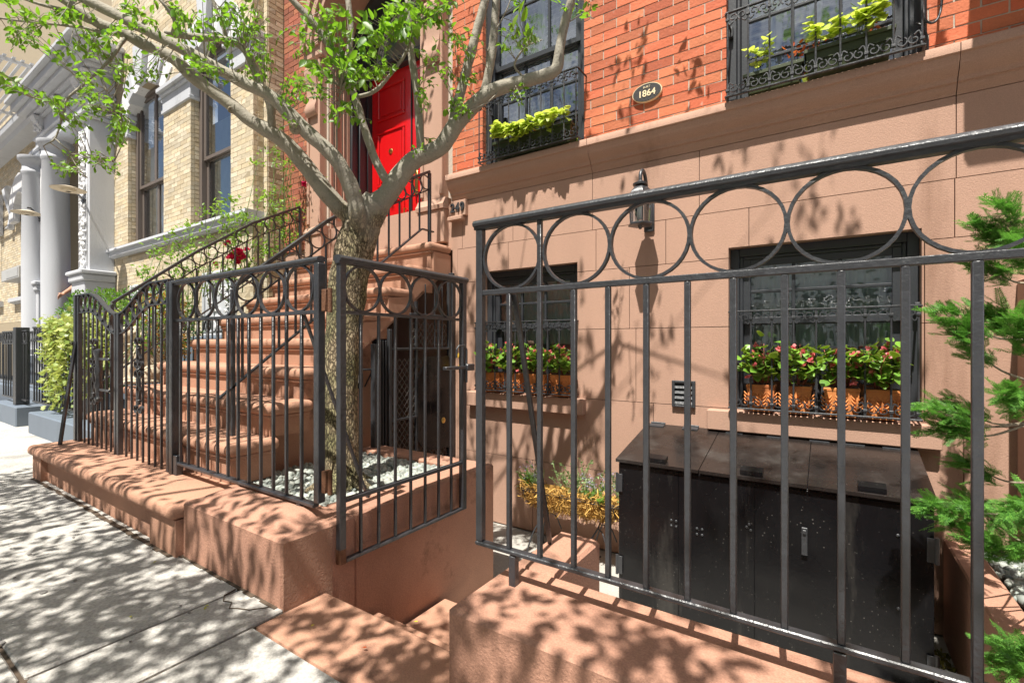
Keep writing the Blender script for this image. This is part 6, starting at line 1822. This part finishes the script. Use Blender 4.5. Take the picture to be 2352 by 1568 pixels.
def bush(name, label, cat, box, n, tm, m, size, parts=60, shape=None, seed=1, core=None):
    t = thing(name, label, cat, ((box[0] + box[1]) / 2, (box[2] + box[3]) / 2, box[4])); rr = random.Random(seed); ms = []
    c = Vector(((box[0] + box[1]) / 2, (box[2] + box[3]) / 2, (box[4] + box[5]) / 2)); h = Vector(((box[1] - box[0]) / 2, (box[3] - box[2]) / 2, (box[5] - box[4]) / 2))
    while len(ms) < n:
        d = rnd_dir(rr); r_ = rr.uniform(.6, 1.0) ** .5
        k = 1 / (abs(d.x) ** 3 + abs(d.y) ** 3 + abs(d.z) ** 3) ** (1 / 3)
        p = c + Vector((d.x * h.x, d.y * h.y, d.z * h.z)) * k * r_ * (1 + .22 * mn.noise(d * 3 + c))
        for j in range(6):
            pp = p + rnd_dir(rr) * .03
            ms.append(frame_at(pp, d + rnd_dir(rr) * .9 + Vector((0, 0, .4)), rr.uniform(-1, 1), rr.uniform(*size)))
    q = MB()
    for i in range(14):
        b0 = Vector((c.x + rr.uniform(-.6, .6) * h.x, c.y, box[4])); q.tube([b0, b0.lerp(c + Vector((rr.uniform(-.8, .8) * h.x, rr.uniform(-.5, .5) * h.y, h.z * .6)), .9)], [.012, .003], 5)
    q.build('stems', M_bark, t)
    leaf_parts(ms, tm, m, t, parts)
    return t
bush('boxwood_hedge', 'dark green boxwood bush rising above the ivy fence at the left', 'hedge', (-9.1, -6.9, 1.9, 2.5, .5, 1.80), 5200, LEAF, L_box, (.028, .05), 60, seed=2)
bush('boxwood_hedge', 'clipped boxwood hedge top seen above the gate swoop, before the yellow house', 'hedge', (-7.6, -5.75, 2.15, 2.55, 1.0, 1.83), 2600, LEAF, L_box, (.026, .045), 40, seed=3)
bush('dry_hedge', 'golden brown dried hedge part seen through the dip of the double gate', 'hedge', (-6.35, -5.5, 1.98, 2.3, .9, 1.66), 2600, LEAF, L_dry, (.022, .04), 40, seed=4)
# variegated ivy over the fence
iv = thing('ivy', 'cream and green variegated ivy hanging over the left-hand fence', 'ivy', (-7.3, 1.7, .3)); ms = []; rr = random.Random(8)
IVY = (np.array([(0, 0, 0), (.25, -.45, .05), (.45, -.22, .02), (.72, -.40, .0), (1, 0, -.12), (.72, .40, .0), (.45, .22, .02), (.25, .45, .05)], float), np.array([(0, 1, 2, 6), (0, 6, 7, 7), (2, 3, 4, 6), (6, 4, 5, 5)]))
IVY = (IVY[0], np.array([(0, 1, 2), (0, 2, 6), (0, 6, 7), (2, 3, 4), (2, 4, 6), (6, 4, 5)]))
q = MB()
for i in range(44):
    x = rr.uniform(-8.05, -5.75); z0 = rr.uniform(1.28, 1.50); ln = rr.uniform(.25, 1.08) if x < -6.6 else rr.uniform(.1, .5)
    p = Vector((x, 1.70 + rr.uniform(-.05, .03), z0)); pts = [p]
    while p.z > z0 - ln:
        p = p + Vector((rr.gauss(0, .025), rr.gauss(0, .008), -.05)); pts.append(p)
        for k in range(3): ms.append(frame_at(p + rnd_dir(rr) * .04, Vector((rr.uniform(-1, 1), -.4, rr.uniform(-1, .3))), rr.uniform(-.8, .8), rr.uniform(.045, .078)))
    q.tube(pts, .003, 4)
for i in range(260): ms.append(frame_at((rr.uniform(-8.05, -5.9), 1.70 + rr.uniform(-.10, .12), 1.36 + rr.gauss(0, .06)), rnd_dir(rr, .2), rr.uniform(-1, 1), rr.uniform(.045, .07)))
q.build('stems', M_bark, iv)
leaf_parts(ms, IVY, L_ivy, iv, 200)
# climbing rose on the left stair railing
ro = thing('climbing_rose', 'climbing rose with crimson blooms on the left stair railing', 'rose', (-5.45, 2.3, .4)); ms = []; q = MB(); rr = random.Random(12)
for i in range(90):
    y = rr.uniform(1.75, 3.40); zt = .9 + (y - 1.4) * .95; p = Vector((-5.28 + rr.uniform(-.32, .12), y, zt + rr.uniform(-.35, .95) * (.75 + .25 * (y > 2.8))))
    if i % 2: p.x = -5.5 + rr.uniform(-.25, .25)
    b0 = Vector((-5.45, y + rr.uniform(-.2, .2), zt - .3)); q.tube([b0, (b0 + p) / 2 + rnd_dir(rr) * .06, p], [.006, .004, .002], 5)
    for k in range(24): ms.append(frame_at(p + rnd_dir(rr) * rr.uniform(.01, .12), rnd_dir(rr), rr.uniform(-1, 1), rr.uniform(.03, .052)))
q.build('canes', L_sage, ro); leaf_parts(ms, LEAF, L_rose, ro, 200)
for i, (x, y, s) in enumerate([(538, 583, 1), (548, 578, 1), (556, 588, 1), (528, 590, .8), (548, 600, .8), (542, 592, 1), (566, 572, .7), (524, 556, .6), (518, 560, .6), (699, 423, .9), (497, 605, .6)]):
    c = PX(x, y, -5.32); pm = [frame_at(c, rnd_dir(rr, .1), rr.uniform(0, 6), rr.uniform(.035, .06) * s) for _ in range(22)]
    put(scatter('bloom', LEAF_ROUND, pm, L_rosep, None, True), ro)

# remeshed figures ---------------------------------------------------
def figure(name, mb, m, parent, voxel=.012, disp=None):
    me = mb.mesh('tmp', m); o = bpy.data.objects.new('tmp', me); COL.objects.link(o)
    r_ = o.modifiers.new('r', 'REMESH'); r_.mode = 'VOXEL'; r_.voxel_size = voxel; r_.use_smooth_shade = True
    s_ = o.modifiers.new('s', 'SMOOTH'); s_.factor = .5; s_.iterations = 3
    dg = bpy.context.evaluated_depsgraph_get(); me2 = bpy.data.meshes.new_from_object(o.evaluated_get(dg)); me2.name = name
    bpy.data.objects.remove(o); me2.materials.clear(); me2.materials.append(m)
    a = np.empty(len(me2.vertices) * 3); me2.vertices.foreach_get('co', a); a = a.reshape(-1, 3); c = Vector(((a[:, 0].min() + a[:, 0].max()) / 2, (a[:, 1].min() + a[:, 1].max()) / 2, a[:, 2].min()))
    me2.transform(Matrix.Translation(-c)); return link(name, me2, parent, c)
# lion on the left end of the lower steps
lp = PY(325, 900, 1.86)
ln_ = thing('lion_statue', 'weathered stone lion statue sitting behind the double gate at the left end of the steps', 'statue', (lp.x, 1.86, .755))
q = MB(); X_, Y_, Z_ = lp.x, 1.86, .755
q.box(X_ - .17, X_ + .17, Y_ - .18, Y_ + .22, Z_, Z_ + .03)
q.tube([(X_, Y_ + .12, Z_ + .10), (X_, Y_ + .05, Z_ + .20), (X_ - .01, Y_ - .03, Z_ + .32), (X_ - .02, Y_ - .07, Z_ + .40)], [.11, .12, .11, .08], 14)
for s in (-1, 1):
    q.ball((X_ + s * .11, Y_ + .08, Z_ + .10), .07, .12, .09, 12, 8)
    q.tube([(X_ + s * .10, Y_ + .10, Z_ + .05), (X_ + s * .13, Y_ - .05, Z_ + .045)], [.045, .035], 10); q.ball((X_ + s * .13, Y_ - .08, Z_ + .045), .035, .05, .028)
    q.tube([(X_ + s * .07, Y_ - .05, Z_ + .28), (X_ + s * .075, Y_ - .10, Z_ + .15), (X_ + s * .075, Y_ - .11, Z_ + .05)], [.05, .038, .03], 10); q.ball((X_ + s * .075, Y_ - .14, Z_ + .045), .036, .05, .026)
    q.ball((X_ - .02 + s * .075, Y_ - .06, Z_ + .535), .022, .015, .024)
q.ball((X_ - .02, Y_ - .10, Z_ + .46), .085, .09, .085, 14, 10); q.ball((X_ - .02, Y_ - .18, Z_ + .435), .045, .045, .035, 10, 8); q.ball((X_ - .02, Y_ - .17, Z_ + .41), .038, .035, .022)
q.ball((X_ - .02, Y_ - .222, Z_ + .45), .014, .01, .01)
for s in (-1, 1): q.ball((X_ - .02 + s * .035, Y_ - .175, Z_ + .485), .018, .012, .014)
rr = random.Random(4)
for i in range(95):            # curls of the mane
    a = rr.uniform(0, 2 * PI); b = rr.uniform(-1.2, 1.2); d = Vector((math.cos(a) * math.cos(b), abs(math.sin(a)) * math.cos(b) * .9 - .15, math.sin(b)))
    c = Vector((X_ - .02, Y_ - .05, Z_ + .42)) + Vector((d.x * .125, d.y * .11, d.z * .135))
    q.tube([c, c + Vector((rr.uniform(-.02, .02), rr.uniform(-.01, .02), -.03)), c + Vector((rr.uniform(-.025, .025), rr.uniform(-.01, .02), -.055))], [.02, .017, .006], 6)
for i in range(20):
    c = Vector((X_ + rr.uniform(-.08, .07), Y_ - .13 + rr.uniform(-.01, .01), Z_ + rr.uniform(.24, .38))); q.tube([c, c + Vector((rr.uniform(-.01, .01), -.005, -.05))], [.018, .005], 6)
figure('body', q, M_lime, ln_, .0075)
# gardener reaching out from behind the pilaster
pe = thing('person', 'person in a blue t-shirt half hidden behind the grey pilaster, arm stretched over the hedge', 'person', (-11.35, 2.45, .9))
sh = PY(192, 640, 3.10); el_ = PY(166, 662, 2.92); ha = PY(146, 674, 2.77)
bx_, by_ = sh.x - .05, sh.y + .17; S_ = sh.z
q = MB()
q.tube([(bx_, by_, S_ - .52), (bx_, by_, S_ - .30), (bx_, by_, S_ - .10), (bx_, by_, S_ + .04)], [.15, .14, .17, .10], 14, flat=.75)
q.tube([sh + Vector((.02, 0, 0)), sh.lerp(el_, .65)], [.068, .062], 12); q.tube([(bx_ + .17, by_, S_), (bx_ + .22, by_, S_ - .16)], [.065, .055], 12)
figure('shirt', q, M_shirt, pe, .014)
q = MB()
q.tube([(bx_, by_, S_ - .2), (bx_, by_, S_ + .12)], [.05, .055], 10); q.ball((bx_, by_ - .01, S_ + .24), .078, .095, .12, 16, 12); q.ball((bx_, by_ - .105, S_ + .225), .014, .02, .022); q.ball((bx_ - .03, by_ - .09, S_ + .25), .013); q.ball((bx_ + .03, by_ - .09, S_ + .25), .013); q.ball((bx_, by_ - .09, S_ + .175), .025, .012, .008)
for s in (-1, 1): q.ball((bx_ + s * .08, by_, S_ + .23), .012, .02, .03)
q.tube([sh, el_, ha], [.05, .045, .030], 12); hd = (ha - el_).normalized(); q.tube([ha, ha + hd * .06], [.034, .038], 10, flat=.6)
for k in range(4):
    o_ = Vector((0, 0, 1)) * (k - 1.5) * .02; b_ = ha + hd * .085 + o_; q.tube([b_ - hd * .03, b_ + hd * .035, b_ + hd * .06 + Vector((0, -.0, -.02))], [.0105, .0095, .008], 8)
q.tube([ha + hd * .02, ha + hd * .05 + Vector((0, -.03, .03)), ha + hd * .075 + Vector((0, -.035, .03))], [.013, .011, .009], 8)
q.tube([(bx_ + .22, by_, S_ - .14), (bx_ + .24, by_ - .03, S_ - .30), (bx_ + .22, by_ - .08, S_ - .52)], [.045, .038, .028], 10)
figure('body', q, M_skin, pe, .009)
q = MB()
for s in (-1, 1): q.tube([(bx_ + s * .085, by_, S_ - .50), (bx_ + s * .095, by_ + .01, S_ - .92), (bx_ + s * .10, by_ + .02, .97)], [.095, .07, .05], 12); q.ball((bx_ + s * .10, by_ - .04, .94), .05, .12, .045)
q.tube([(bx_, by_, S_ - .62), (bx_, by_, S_ - .46)], [.145, .15], 14, flat=.8)
figure('trousers', q, M_jeans, pe, .014)
q = MB(); q.ball((bx_, by_ + .02, S_ + .275), .085, .10, .10, 14, 10); figure('hair', q, M_hair, pe, .012)

# the other side of the street, seen only in the window panes
for i, (a, b, m_, h) in enumerate(((-30, -9, M_brick_dark, 13), (-9, 8, M_white, 12), (8, 26, M_brick, 14))):
    t = thing('opposite_house', ('dark brick', 'white painted', 'red brick')[i] + ' house across the street, reflected in the windows', 'house', ((a + b) / 2, -15.5, 0))
    MB().box(a, b, -22, -15.5, 0, h).build('body', m_, t)
    q = MB()
    for f_ in range(4):
        x = a + 1.2
        while x < b - 1.5: q.box(x, x + 1.0, -15.48, -15.40, 1.2 + f_ * 3.1, 3.2 + f_ * 3.1); x += 2.1
    tag(q.build('windows', M_dark, t), kind='stuff')
